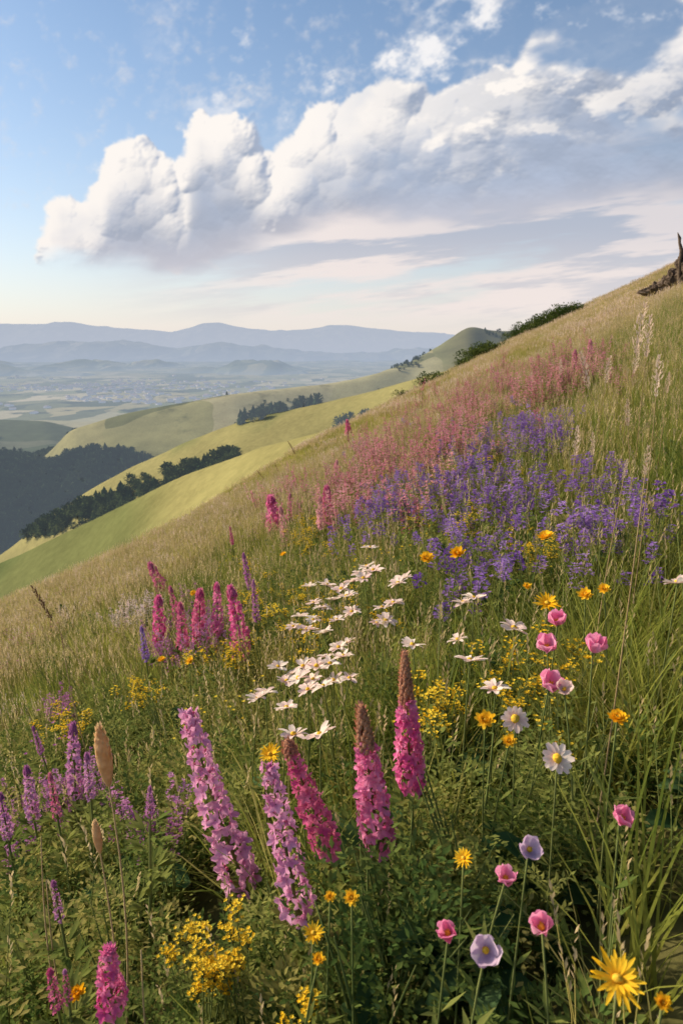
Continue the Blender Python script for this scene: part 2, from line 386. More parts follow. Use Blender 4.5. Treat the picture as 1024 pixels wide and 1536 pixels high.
def petal(mb, M, L, W, cup=.0, mi=0, r0=.0, tip=.6, curl=0., fold=.12, seg=4):
    vs = []; a = cup; x = r0; z = 0
    prof = [.35, .75, 1.0, .85, tip*.5] if seg == 4 else [.4, 1., tip*.6]
    for i in range(seg+1):
        w = W*.5*prof[min(i, len(prof)-1)]
        vs += [(x, -w, z+fold*w), (x, 0, z-fold*w*.3), (x, w, z+fold*w)]
        if i < seg:
            x += L/seg*math.cos(a); z += L/seg*math.sin(a); a += curl/seg
    fs = []
    for i in range(seg):
        for k in range(2):
            fs.append((3*i+k, 3*i+k+1, 3*i+k+4, 3*i+k+3))
    mb.add(vs, fs, mi, M)
def leaf(mb, p, d, L, W, mi=0, up=.3):
    x, y, z = frame(d); p = Vector(p)
    s = x if abs(x.z) < abs(y.z) else y; n = z.cross(s)
    m1 = p+z*L*.45+n*W*up*.4; t = p+z*L
    mb.add([p, m1+s*W*.5, t, m1-s*W*.5], [(0, 1, 2), (0, 2, 3)], mi)
def blob(mb, c, r, mi=0, sz=1., n=6, rings=4, M=None, jit=0.):
    vs = []; fs = []
    for i in range(rings+1):
        th = math.pi*i/rings
        for k in range(n):
            a = 2*math.pi*k/n; j = 1+random.uniform(-jit, jit)
            vs.append((c[0]+r*j*math.sin(th)*math.cos(a), c[1]+r*j*math.sin(th)*math.sin(a), c[2]+r*j*sz*math.cos(th)))
    for i in range(rings):
        for k in range(n): fs.append((i*n+k, (i+1)*n+k, (i+1)*n+(k+1) % n, i*n+(k+1) % n))
    mb.add(vs, fs, mi, M)
def RU(a, b): return random.uniform(a, b)
# ------------------------------------------------------------ plant materials
m_grass = leafmat('green_grass_blade', (.16, .22, .036), (.38, .38, .080), .55)
m_grassY = leafmat('yellow_green_meadow_grass', (.32, .31, .085), (.50, .44, .15), .55)  # yellow-green is this grass's own colour
m_dry = leafmat('dry_straw_grass', (.43, .34, .16), (.58, .46, .26), .45)
m_leaf = leafmat('dark_herb_leaf', (.085, .145, .038), (.20, .245, .060), .45, nscale=6)
m_leaf2 = leafmat('mid_herb_leaf', (.15, .21, .050), (.34, .35, .10), .5, nscale=6)
m_broad = leafmat('broad_green_leaf', (.045, .10, .040), (.10, .165, .065), .3, nscale=12)
m_stem = leafmat('green_stem', (.13, .17, .05), (.22, .24, .08), .15)
m_stemd = leafmat('dry_stem', (.38, .27, .13), (.50, .37, .20), .15)
m_pink = leafmat('orchid_pink_petal', (.64, .23, .45), (.84, .46, .65), .4, nscale=40)
m_mag = leafmat('magenta_petal', (.66, .10, .31), (.86, .32, .52), .4, nscale=40)
m_crim = leafmat('crimson_pink_petal', (.58, .09, .25), (.74, .25, .39), .35, nscale=40)
m_bud = leafmat('rust_brown_bud', (.42, .18, .12), (.60, .33, .20), .25, nscale=40)
m_rose = leafmat('dusty_rose_blossom', (.60, .20, .31), (.76, .42, .45), .4)
m_purp = leafmat('violet_blossom', (.22, .10, .40), (.46, .29, .63), .4, nscale=6)
m_mauve = leafmat('mauve_blossom', (.44, .14, .36), (.62, .31, .53), .4, nscale=8)
m_white = leafmat('creamy_blush_petal', (.86, .64, .59), (.90, .80, .70), .4, nscale=25)
m_yel = leafmat('golden_yellow_petal', (.88, .48, .015), (.95, .64, .05), .3, nscale=20)
m_yel2 = leafmat('lemon_yellow_blossom', (.84, .56, .03), (.90, .70, .08), .3, nscale=20)
m_ppink = leafmat('bright_pink_petal', (.84, .26, .46), (.92, .50, .65), .4, nscale=25)
m_lil = leafmat('pale_lilac_petal', (.60, .42, .62), (.78, .64, .74), .4, nscale=20)
m_disc = leafmat('ochre_disc', (.62, .36, .03), (.75, .50, .06), .0, nscale=200)
m_seed = leafmat('straw_seed_head', (.62, .38, .18), (.76, .54, .30), .4, nscale=60)
m_seedd = leafmat('brown_seed_head', (.16, .09, .05), (.24, .14, .08), .15, nscale=60)
m_plume = leafmat('pinkish_grass_plume', (.62, .47, .36), (.76, .62, .50), .45)
m_palep = leafmat('whitish_pink_plume', (.74, .56, .56), (.84, .72, .70), .4)
PM = [m_grass, m_grassY, m_dry, m_leaf, m_leaf2, m_broad, m_stem, m_plume]
GR, GY, DR, LF, L2, BR, ST, PL = range(8)
def t_blades(mb, n, h0, h1, w, rad, bend, ms):
    for i in range(n):
        a = RU(0, 6.28); r = rad*math.sqrt(random.random())
        blade(mb, (r*math.cos(a), r*math.sin(a), -.03), a+RU(-1.2, 1.2), RU(h0, h1), w*RU(.7, 1.3), RU(.2, bend), random.choice(ms), 3, RU(.0, .35))
def t_seed(mb, n, h, sm, hm_, k9=6, big=1.):
    for i in range(n):
        a = RU(0, 6.28); l = h*RU(.6, 1.05); an = RU(0, .12); r = RU(0, .08)*big
        p = Vector((r*math.cos(a), r*math.sin(a), -.02)); pts = []
        for k in range(3):
            pts.append(p.copy()); p = p+Vector((math.cos(a)*math.sin(an), math.sin(a)*math.sin(an), math.cos(an)))*l/2.1; an += RU(.05, .2)
        tube(mb, pts, [.0016*big, .0013*big, .0009*big], 3, sm)
        d = (pts[2]-pts[1]).normalized(); hl = RU(.05, .10)
        for k in range(k9):
            q = pts[2]+d*hl*(k/k9-.3); b2 = RU(0, 6.28)
            leaf(mb, q, d+Vector((math.cos(b2), math.sin(b2), 0))*.4, .02*big, .006*big, hm_)
def t_fern(mb, stems, h, ll, mi):
    for i in range(stems):
        a = RU(0, 6.28); an = RU(.0, .35); p = Vector((RU(-.05, .05), RU(-.05, .05), -.02)); L = h*RU(.6, 1.05); pts = []
        n = 12
        for k in range(n):
            pts.append(p.copy()); d = Vector((math.cos(a)*math.sin(an), math.sin(a)*math.sin(an), math.cos(an)))
            p = p+d*L/n; an += RU(.02, .09)
            if k > 2:
                s = Vector((-math.sin(a), math.cos(a), 0)); lw = ll*(1.2-k/n*.7)*RU(.8, 1.2)
                s = Matrix.Rotation(RU(0, 3.14), 3, d) @ s; s2 = d.cross(s)
                for sd in (s, -s, s2, -s2): leaf(mb, p, sd+d*.7, lw, lw*.38, mi)
        tube(mb, [pts[0], pts[5], pts[11]], [.0022, .0018, .001], 3, ST)
def t_broad(mb, n=7):
    for i in range(n):
        a = RU(0, 6.28); L = RU(.08, .16); M = Matrix.Translation((0, 0, RU(.02, .14))) @ Matrix.Rotation(a, 4, 'Z')
        petal(mb, M, L, L*.5, RU(.5, 1.1), BR, .01, .5, -RU(.8, 1.5), .35, 4)
def t_bush(mb, mi, n=200, r=.13, h=.26, ls=.022):
    for i in range(n):
        a = RU(0, 6.28); u = random.random()**.6; z = h*RU(.1, 1); rr = r*u*math.sqrt(max(0, 1-(z/h)**3))*1.1
        leaf(mb, (rr*math.cos(a), rr*math.sin(a), z), (math.cos(a)+RU(-.6, .6), math.sin(a)+RU(-.6, .6), RU(-.1, 1.2)), ls*RU(.6, 1.4), ls*.5, mi)
def patch(R, n, fn):
    mb = MB()
    for i in range(n):
        a = RU(0, 6.28); r = R*math.sqrt(random.random()); x, y = r*math.cos(a), r*math.sin(a)
        mb.off = (x, y, A_*x+B_*y); fn(mb)
    return bpy.data.objects.new('g', mb.mesh('patch', PM))
def f_herb(mb):
    u = random.random()
    if u < .36: t_fern(mb, 6, RU(.22, .36), .030, random.choice([LF, L2]))
    elif u < .43: t_broad(mb)
    elif u < .78: t_bush(mb, random.choice([LF, L2, L2, GY]), 210, .12, RU(.18, .32), .022)
    elif u < .90: t_blades(mb, 16, .18, .42, .006, .05, 1.3, [GR, GR, GY])
    else: t_seed(mb, 4, .44, ST, DR)
def f_broad(mb):
    u = random.random()
    if u < .6: t_broad(mb, 9)
    else: t_fern(mb, 5, RU(.2, .3), .03, LF)
def f_grass(mb):
    u = random.random()
    if u < .72: t_blades(mb, 20, .20, .44, .0058, .06, 1.3, [GR, GR, GR, GY])
    elif u < .85: t_fern(mb, 4, .25, .026, L2)
    else: t_seed(mb, 4, .48, ST, DR)
def f_mead(mb):
    u = random.random()
    if u < .55: t_blades(mb, 20, .16, .32, .0052, .08, 1.1, [GY, GY, GR])
    elif u < .75: t_seed(mb, 7, .36, GY, DR)
    else: t_fern(mb, 5, .24, .026, L2)
def f_dry(mb):
    if random.random() < .6: t_blades(mb, 18, .12, .27, .0050, .09, 1.0, [DR, GY, GY])
    else: t_seed(mb, 8, .32, random.choice([DR, GY]), random.choice([DR, PL, GY]))
def f_fdry(mb):
    if random.random() < .65: t_blades(mb, 18, .11, .23, .010, .16, 1.0, [DR, GY, GY])
    else: t_seed(mb, 6, .26, DR, random.choice([DR, PL]), 4, 2.2)
def f_fmead(mb):
    if random.random() < .85: t_blades(mb, 20, .11, .22, .010, .16, 1.0, [GY, GY, GR])
    else: t_seed(mb, 6, .25, GY, DR, 4, 2.2)
S_herb = [patch(.30, 20, f_herb) for _ in range(6)]
S_broad = [patch(.26, 14, f_broad) for _ in range(2)]
S_green = [patch(.30, 32, f_grass) for _ in range(4)]
S_mead = [patch(.32, 36, f_mead) for _ in range(4)]
S_dry = [patch(.34, 38, f_dry) for _ in range(4)]
S_fdry = [patch(.95, 110, f_fdry) for _ in range(4)]
S_fmead = [patch(.95, 110, f_fmead) for _ in range(3)]
def speck(mat, n=22, r=.20, h=.34, s=.009):
    mb = MB()
    for i in range(n):
        a = RU(0, 6.28); rr = r*math.sqrt(random.random()); z = h*RU(.65, 1.05)
        x, y = rr*math.cos(a), rr*math.sin(a); p = Vector((x, y, z+A_*x+B_*y))
        tube(mb, [(x*.8, y*.8, (A_*x+B_*y)*.8), p], [.0012, .0009], 3, 1)
        for k in range(5):
            b = k*1.2566+a; leaf(mb, p, (math.cos(b), math.sin(b), .35), s, s*.8, 0)
    return bpy.data.objects.new('g', mb.mesh('speck', [mat, m_stem]))
S_speck = [speck(m_yel2), speck(m_white, 14), speck(m_mauve), speck(m_rose)]
def stuff(name, label, cat, X, Y, scl, picks, sources, tilt=0., rotz=0., sink=0.):
    X, Y, scl, picks = map(np.asarray, (X, Y, scl, picks)); n = len(X); Z = H(X, Y)-sink
    me = bpy.data.meshes.new(name); me.vertices.add(n)
    me.vertices.foreach_set('co', np.stack([X, Y, Z], -1).astype(np.float32).ravel())
    r = np.stack([rng.uniform(-tilt, tilt, n), rng.uniform(-tilt, tilt, n), rng.uniform(-rotz, rotz, n)], -1)
    a = me.attributes.new('rot', 'FLOAT_VECTOR', 'POINT'); a.data.foreach_set('vector', r.astype(np.float32).ravel())
    a = me.attributes.new('scl', 'FLOAT', 'POINT'); a.data.foreach_set('value', scl.astype(np.float32))
    a = me.attributes.new('pick', 'INT', 'POINT'); a.data.foreach_set('value', picks.astype(np.int32))
    me.update()
    o = top(name, me, label, cat, kind='stuff')
    ng = bpy.data.node_groups.new(name, 'GeometryNodeTree')
    ng.interface.new_socket('Geometry', in_out='INPUT', socket_type='NodeSocketGeometry')
    ng.interface.new_socket('Geometry', in_out='OUTPUT', socket_type='NodeSocketGeometry')
    gi = ng.nodes.new('NodeGroupInput'); go = ng.nodes.new('NodeGroupOutput')
    iop = ng.nodes.new('GeometryNodeInstanceOnPoints'); jg = ng.nodes.new('GeometryNodeJoinGeometry')
    for s_ in sources:
        ob = ng.nodes.new('GeometryNodeObjectInfo'); ob.inputs['Object'].default_value = s_; ob.inputs['As Instance'].default_value = True
        ng.links.new(ob.outputs['Geometry'], jg.inputs[0])
    def na(nm, t):
        nd = ng.nodes.new('GeometryNodeInputNamedAttribute'); nd.data_type = t; nd.inputs['Name'].default_value = nm
        return [s for s in nd.outputs if s.enabled and s.name == 'Attribute'][0]
    ng.links.new(gi.outputs[0], iop.inputs['Points']); ng.links.new(jg.outputs[0], iop.inputs['Instance'])
    iop.inputs['Pick Instance'].default_value = True
    ng.links.new(na('pick', 'INT'), iop.inputs['Instance Index'])
    ng.links.new(na('rot', 'FLOAT_VECTOR'), iop.inputs['Rotation'])
    ng.links.new(na('scl', 'FLOAT'), iop.inputs['Scale'])
    ng.links.new(iop.outputs[0], go.inputs[0])
    md = o.modifiers.new('scatter', 'NODES'); md.node_group = ng
    return o
def jgrid(y0, y1, s, wid=.68, add=.9):
    X = []; Y = []; y = y0
    while y < y1:
        w = wid*max(y, 0)+add; x = -w
        while x < w:
            X.append(x+RU(-.45, .45)*s); Y.append(y+RU(-.45, .45)*s); x += s
        y += s
    return np.array(X), np.array(Y)
P_ = {k: ([], []) for k in 'hbgmd'}
for pas in range(2):
    X, Y = jgrid(-.3, 15, .43 if pas == 0 else .50)
    t = X/(np.maximum(Y, 0)+.6); pt = fbm(X*.8+pas*9, Y*.8, 3, 55+pas*7)
    for x, y, tt_, p_ in zip(X, Y, t, pt):
        if math.hypot(x, y) < .52: continue
        e0 = 3.2+6.5*max(0, tt_+.5)
        pd = float(ss(e0, e0+4, y+p_*2)); u, v = random.random(), random.random()
        pg = float(ss(.05, .40, tt_+p_*.25)*ss(1.0, 2.0, y))
        ph = float(1-ss(1.7, 6.5, y+p_*1.5))*.85+.12
        if u < pd*.58: k = 'd'
        elif u < pd*.86+.08+.25*float(ss(1.6, 4, y)): k = 'm'
        elif v < ph*(1-.7*pg): k = 'b' if (x > .15 and y < 1.5 and random.random() < .45) else 'h'
        else: k = 'g'
        P_[k][0].append(x); P_[k][1].append(y)
def sca(Y): Y = np.asarray(Y); return rng.uniform(.82, 1.1, len(Y))*(1+.008*np.clip(Y-3, 0, 50))*(1-.2*(1-ss(.6, 1.6, Y)))
stuff('leafy_undergrowth', 'dense green ferny and small leafed undergrowth', 'undergrowth', *P_['h'], sca(P_['h'][1]), rng.integers(0, 6, len(P_['h'][0])), S_herb)
stuff('broad_leaf_undergrowth', 'low broad dark leaves under the flowers', 'undergrowth', *P_['b'], sca(P_['b'][1]), rng.integers(0, 2, len(P_['b'][0])), S_broad)
stuff('green_grass', 'long green grass between the wildflowers', 'grass', *P_['g'], sca(P_['g'][1]), rng.integers(0, 4, len(P_['g'][0])), S_green)
stuff('meadow_grass', 'yellow green meadow grass with fine seed heads', 'grass', *P_['m'], sca(P_['m'][1]), rng.integers(0, 4, len(P_['m'][0])), S_mead)
stuff('dry_grass', 'tan dry grass on the sunlit slope', 'grass', *P_['d'], sca(P_['d'][1]), rng.integers(0, 4, len(P_['d'][0])), S_dry)
Xf, Yf = jgrid(14, 34, 1.25, .62, 1)
Xf2, Yf2 = jgrid(34, 80, 2.0, .62, 1); sc2 = np.r_[np.full(len(Xf), 1.), np.full(len(Xf2), 1.40)]; Xf = np.r_[Xf, Xf2]; Yf = np.r_[Yf, Yf2]
_, Wn = H(Xf, Yf, True); ok = (Wn[0] > .35); Xf, Yf, sc2 = Xf[ok], Yf[ok], sc2[ok]
lfm = ss(.05, -.35, Xf/Yf)
sc2 = sc2*(1-.5*lfm*ss(16, 30, Yf))
pf = fbm(Xf*.12, Yf*.12, 3, 66); gm = rng.random(len(Xf)) < .60+.8*pf+.22*lfm
stuff('slope_dry_grass', 'tan dry grass covering the high slope', 'grass', Xf[~gm], Yf[~gm], sc2[~gm]*rng.uniform(.85, 1.1, (~gm).sum()), rng.integers(0, 4, (~gm).sum()), S_fdry)
stuff('slope_grass', 'soft yellow green grass on the open slope', 'grass', Xf[gm], Yf[gm], sc2[gm]*rng.uniform(.85, 1.1, gm.sum()), rng.integers(0, 3, gm.sum()), S_fmead)
X3, Y3 = jgrid(2.6, 14, .8, .58, .3); kk = rng.random(len(X3)) < .5; X3, Y3 = X3[kk], Y3[kk]
stuff('tiny_wildflowers', 'scattered tiny yellow white and pink meadow blossoms', 'wildflowers', X3, Y3, rng.uniform(.8, 1.1, len(X3)), rng.choice([0, 0, 1, 2, 3], len(X3)), S_speck, 0, .3)
# ------------------------------------------------------------ thing helpers
def thing(name, label, cat, group, loc, parts, rotz=0., scale=1.):
    e = top(name, None, label, cat, group, loc=loc); e.empty_display_size = .05
    e.rotation_euler = (0, 0, rotz); e.scale = (scale,)*3
    for pn, pm in parts:
        o = bpy.data.objects.new(pn, pm); COL.objects.link(o); o.parent = e
    return e
def curve_pts(Hh, lean, az, n=7, bow=.0):
    pts = []
    for i in range(n):
        u = i/(n-1); off = lean*Hh*(u**1.5)+bow*Hh*math.sin(u*math.pi)
        pts.append(Vector((math.cos(az)*off, math.sin(az)*off, Hh*u)))
    return pts
def spike_parts(Hh, L, R, lean, az, mat, tipfrac, tipmat, dens, loose):
    ax = Vector((math.cos(az)*math.sin(lean), math.sin(az)*math.sin(lean), math.cos(lean)))
    x, y, z = frame(ax)
    bow = RU(-.25, .25)*R
    def axis(q): return ax*(Hh*q)+y*bow*math.sin(q*3.14)*1.5
    s = MB(); tube(s, [axis(q)-Vector((0, 0, .03 if q == 0 else 0)) for q in (0, .3, .6, .85, .98)], [.0042, .0038, .0032, .0022, .001], 6)
    lf = MB()
    for i in range(24):
        q = RU(.08, max(.2, 1-L/Hh)); a = RU(0, 6.28); o = x*math.cos(a)+y*math.sin(a)
        for k in range(5):
            d = o+ax*RU(.1, .9)+(x*RU(-.5, .5)+y*RU(-.5, .5)); leaf(lf, axis(q)+o*.012, d, RU(.03, .06), .012, 0)
    bl = MB(); tp = MB()
    nb = int(dens*(1-tipfrac)*.95)
    for i in range(nb):
        u = (i+RU(-.7, .7))/nb*(1-tipfrac); u = max(0, u)
        env = (.72+.28*math.sin(min(1, u/.15)*math.pi/2))*(1-.64*u/(1-tipfrac*.6))*RU(.85, 1.1)
        a = i*2.39996+RU(-.35, .35); o = x*math.cos(a)+y*math.sin(a)
        root = axis((Hh-L+L*u)/Hh)
        c = root+o*R*env*RU(.50, .68)+ax*RU(-.06, .06)*R
        tube(s, [root-ax*R*.2, c], [.0009, .0007], 3)
        size = R*(.42 if loose else .38)*(1-.38*u)*RU(.8, 1.15)
        dd = (o+ax*RU(-.35, .45)+x*RU(-.25, .25)+y*RU(-.25, .25)).normalized(); fx, fy, fz = frame(dd)
        M = Matrix.Translation(c) @ Matrix(((fx.x, fy.x, fz.x, 0), (fx.y, fy.y, fz.y, 0), (fx.z, fy.z, fz.z, 0), (0, 0, 0, 1)))
        k0 = RU(0, 6)
        for k in range(5):
            petal(bl, M @ Matrix.Rotation(k*1.2566+k0+RU(-.2, .2), 4, 'Z'), size*RU(.8, 1.15), size*.68, RU(.1, .9), 0, size*.06, .6, RU(-1.1, .2), .3, 2)
        if i % 2: blob(bl, tuple(c-dd*size*.2), size*.17, 1, 1.3, 5, 3)
    nt_ = int(80*tipfrac/.3) if tipfrac > 0 else 0
    for i in range(nt_+12):
        if tipfrac > 0:
            w = i/(nt_+12); u = (1-tipfrac*1.12)+tipfrac*1.12*w; env = max(.04, .48*(1-w)**.6)
        else: u = .90+.1*i/12; env = .20*(1-i/13)
        a = i*2.39996+RU(-.3, .3); o = x*math.cos(a)+y*math.sin(a)
        c = axis((Hh-L+L*u)/Hh)+o*R*env*.62
        leaf(tp, c, o*.7+ax, R*.30, R*.15, 0); blob(tp, tuple(c), R*.105, 0, 1.5, 5, 3)
    return [('stem', s.mesh('stem', [m_stem])), ('leaves', lf.mesh('leaves', [m_leaf2])), ('blossoms', bl.mesh('blossoms', [mat, m_crim])), ('bud_tip', tp.mesh('bud_tip', [tipmat]))]
def place_spike(name, label, topp, botp, h, Rpx, mat, tipfrac, tipmat, group, loose=False, dens=110):
    X_, Y_ = pixel_to_ground(topp[0], topp[1], h); depth = Y_/(cp+sp*(768-topp[1])/1024)
    lean = math.atan2(topp[0]-botp[0], botp[1]-topp[1]); Lpx = math.hypot(topp[0]-botp[0], topp[1]-botp[1])
    L = Lpx*depth/1024*1.08; R = Rpx*depth/1024
    bx = X_-h*math.tan(lean); bz = Hs(bx, Y_); topz = Hs(X_, Y_)+h
    Hh = (topz-bz)/math.cos(lean); bx = X_-Hh*math.sin(lean); bz = Hs(bx, Y_); Hh = (topz-bz)/math.cos(lean)
    az = 0 if lean > 0 else math.pi
    thing(name, label, 'flower', group, (bx, Y_, bz), spike_parts(Hh, min(L, Hh*.8), R, abs(lean), az, mat, tipfrac, tipmat, dens, loose))
G1 = 'tall flower spikes in the meadow'
place_spike('flower_spike', 'tall orchid pink flower spike leaning over dark foliage', (285, 1066), (362, 1345), .66, 41, m_pink, .0, m_pink, G1, True, 84)
place_spike('flower_spike', 'orchid pink flower spike with loose open blossoms', (403, 1146), (432, 1392), .60, 37, m_pink, .0, m_pink, G1, True, 76)
place_spike('flower_spike', 'leaning crimson pink flower spike behind paler spikes', (436, 1112), (503, 1285), .58, 33, m_crim, .1, m_bud, G1, False, 92)
place_spike('flower_spike', 'magenta flower spike with rust brown budding tip', (541, 1060), (574, 1282), .62, 40, m_mag, .26, m_bud, G1, False, 130)
place_spike('flower_spike', 'tallest magenta flower spike with long rusty tip', (606, 980), (620, 1190), .64, 34, m_mag, .34, m_bud, G1, False, 124)
place_spike('flower_spike', 'short magenta flower spike low in the grass', (163, 1425), (165, 1525), .50, 32, m_mag, .05, m_mag, G1, True, 54)
place_spike('flower_spike', 'small dark magenta flower spike in undergrowth', (75, 1455), (82, 1520), .45, 14, m_crim, .1, m_crim, G1, False, 44)
place_spike('flower_spike', 'thin mauve flower spike beside dry stems', (80, 1322), (84, 1385), .48, 11, m_mauve, .1, m_mauve, G1, False, 44)
place_spike('flower_spike', 'thin mauve flower spike beside dry stems', (97, 1455), (97, 1510), .45, 9, m_crim, .1, m_mauve, G1, False, 36)
mids = [((405, 745), (408, 820), 19, m_mag), ((225, 845), (252, 930), 15, m_crim), ((238, 895), (240, 985), 19, m_mag), ((345, 880), (355, 985), 21, m_mag), ((490, 730), (495, 785), 15, m_crim), ((520, 630), (522, 668), 7, m_crim), ((365, 830), (372, 880), 8, m_mauve), ((345, 790), (347, 815), 4, m_crim), ((110, 1085), (108, 1200), 19, m_mauve), ((40, 1150), (45, 1230), 15, m_mauve), ((225, 1180), (222, 1225), 9, m_mauve), ((1, 1190), (4, 1260), 12, m_mauve), ((50, 1090), (58, 1130), 7, m_mauve), ((300, 885), (300, 960), 18, m_crim), ((862, 525), (864, 560), 8, m_rose), ((885, 510), (885, 545), 8, m_rose), ((325, 875), (322, 950), 14, m_mag), ((270, 905), (268, 970), 14, m_crim), ((212, 940), (214, 990), 8, m_purp), ((435, 740), (436, 780), 7, m_rose), ((505, 690), (506, 730), 7, m_rose), ((420, 760), (424, 825), 10, m_rose), ((480, 745), (482, 790), 9, m_rose), ((380, 870), (384, 930), 8, m_mauve), ((255, 880), (262, 940), 10, m_crim), ((130, 1130), (128, 1200), 12, m_mauve), ((75, 1160), (80, 1230), 10, m_crim)]
for tpp, btp, rp, mt in mids:
    lab = {m_mag: 'magenta flower spike above the meadow grass', m_crim: 'crimson flower spike above the meadow grass', m_mauve: 'mauve flower spike in a loose clump', m_rose: 'dusty rose flower spike on the slope', m_purp: 'violet flower spike in a loose clump'}[mt]
    place_spike('flower_spike', lab, tpp, btp, .54, rp, mt, .12, mt, G1, True, 54)
def head_mesh(kind, mat):
    mb = MB(); dc = MB()
    if kind == 'white':
        n = random.choice([10, 11, 12, 13])
        for k in range(n):
            petal(mb, Matrix.Rotation(k*2*math.pi/n+RU(-.16, .16), 4, 'Z') @ Matrix.Rotation(RU(-.35, .35), 4, 'X'), .032*RU(.78, 1.1), .0150, RU(.05, .65), 0, .003, 1.0, RU(-.9, .1), .3)
        blob(dc, (0, 0, .004), .0065, 0, .7, 8, 4, None, .12)
    elif kind == 'cosmos':
        for k in range(12):
            petal(mb, Matrix.Rotation(k*2*math.pi/12+RU(-.08, .08), 4, 'Z') @ Matrix.Rotation(RU(-.3, .3), 4, 'X'), .024*RU(.85, 1.1), .0125, RU(.10, .40), 0, .003, .9, RU(-.4, .1), .25)
        blob(dc, (0, 0, .006), .0085, 0, .6, 8, 4, None, .15)
    elif kind == 'yellow':
        for lay in range(2):
            n = 15
            for k in range(n):
                petal(mb, Matrix.Translation((0, 0, .001*lay)) @ Matrix.Rotation((k+.5*lay)*2*math.pi/n+RU(-.1, .1), 4, 'Z'), (.031-.006*lay)*RU(.8, 1.08), .0056, RU(.1, .5)+.2*lay, 0, .003, .6, RU(-.5, .1), .25)
        blob(dc, (0, 0, .005), .0062, 0, .6, 9, 4, None, .18)
    elif kind == 'marigold':
        for lay in range(4):
            n = 9
            for k in range(n):
                petal(mb, Matrix.Rotation((k+.5*lay)*2*math.pi/n+RU(-.15, .15), 4, 'Z'), (.021-.0035*lay)*RU(.85, 1.1), .0095, .25+.33*lay+RU(-.1, .1), 0, .002, .9, .3, .2)
        blob(dc, (0, 0, .005), .0045, 0, 1, 6, 4)
    elif kind in ('cup', 'opencup'):
        op = .95 if kind == 'cup' else .55
        for lay in range(2):
            for k in range(3):
                petal(mb, Matrix.Rotation((k+.5*lay)*2*math.pi/3+RU(-.12, .12), 4, 'Z') @ Matrix.Rotation(RU(-.12, .12), 4, 'X'), .031*RU(.9, 1.08), .034, op-.12*lay, 0, .002, 1.15, .75 if kind == 'cup' else .9, .38)
        for k in range(16):
            a = RU(0, 6.28); leaf(dc, (0, 0, .004), (math.cos(a)*.6, math.sin(a)*.6, 1), .013, .003, 0)
        blob(dc, (0, 0, .007), .006, 0, 1.2, 7, 4)
    return mb.mesh('petals', [mat]), dc.mesh('flower_centre', [m_disc])
NAMES = {'white': 'white_daisy', 'cosmos': 'white_cosmos', 'yellow': 'yellow_daisy', 'marigold': 'orange_marigold', 'cup': 'pink_cup_flower', 'opencup': 'pale_cup_flower'}
def place_head(px, py, h, kind, mat, size, label, group=None, face=(-.35, -.35, 1), spread=.25):
    r = pixel_to_ground(px, py, h)
    if r is None: return
    X_, Y_ = r; z0 = Hs(X_, Y_)
    az = RU(0, 6.28); lean = RU(.02, .10)
    pts = curve_pts(h, lean, az, 7, RU(-.04, .04)); tp = pts[-1]
    base = (X_-tp.x, Y_-tp.y, Hs(X_-tp.x, Y_-tp.y)); dz = z0-base[2]
    for i, p in enumerate(pts): p.z += dz*i/6
    pts[0].z -= .02
    s = MB(); tube(s, pts, [.0022, .002, .0019, .0018, .0017, .0016, .0018], 5)
    n = Vector(face)+Vector((RU(-spread, spread), RU(-spread, spread), RU(-.1, .1))); fx, fy, fz = frame(n)
    R = Matrix(((fx.x, fy.x, fz.x, 0), (fx.y, fy.y, fz.y, 0), (fx.z, fy.z, fz.z, 0), (0, 0, 0, 1)))
    M = Matrix.Translation(pts[-1]) @ R @ Matrix.Rotation(RU(0, 6.28), 4, 'Z') @ Matrix.Scale(size, 4)
    blob(s, (0, 0, -.003), .0040, 0, 1.2, 6, 4, M)
    lf = MB()
    for i in range(10):
        q = pts[random.randrange(0, 5)]; a = RU(0, 6.28); leaf(lf, q, (math.cos(a), math.sin(a), RU(.2, 1.2)), RU(.03, .07), .009)
    pm, dm = head_mesh(kind, mat); pm.transform(M); dm.transform(M)
    thing(NAMES[kind], label, 'flower', group, base, [('stem', s.mesh('stem', [m_stem])), ('leaves', lf.mesh('leaves', [m_leaf2])), ('petals', pm), ('flower_centre', dm)])
whites = [(388, 1047), (430, 1062), (440, 1103), (480, 1103), (500, 1022), (470, 1020), (440, 1010), (417, 1001), (508, 972), (490, 985), (528, 918), (487, 913), (452, 925), (440, 940), (573, 912), (578, 932), (512, 884), (490, 878), (465, 880), (540, 860), (560, 856), (555, 822), (597, 875), (618, 968), (686, 960), (704, 992), (742, 1034), (710, 898), (695, 905), (770, 943), (486, 950), (462, 1035), (524, 1018), (480, 912), (1015, 875), (505, 930), (470, 905), (545, 868), (398, 1040), (455, 1000), (520, 965), (605, 868),
          (430, 1022), (448, 1018), (475, 1000), (495, 996), (515, 985), (485, 1030), (460, 945), (470, 930), (500, 900), (520, 895), (530, 872), (550, 850), (590, 905), (565, 935)]
for px, py in whites:
    place_head(px, py, RU(.40, .47), 'white', m_white, RU(.82, 1.12)*(1.12 if py < 900 else 1), 'creamy white daisy with faint pink petals', group='white daisies among the grass', face=(-.16, .12, 1), spread=.26)
for px, py in [(772, 1078), (835, 1138)]:
    place_head(px, py, .42, 'cosmos', m_white, .95, 'white open flower with yellow centre facing outward', face=(-.1, -.9, .6), spread=.1, group='open white flowers')
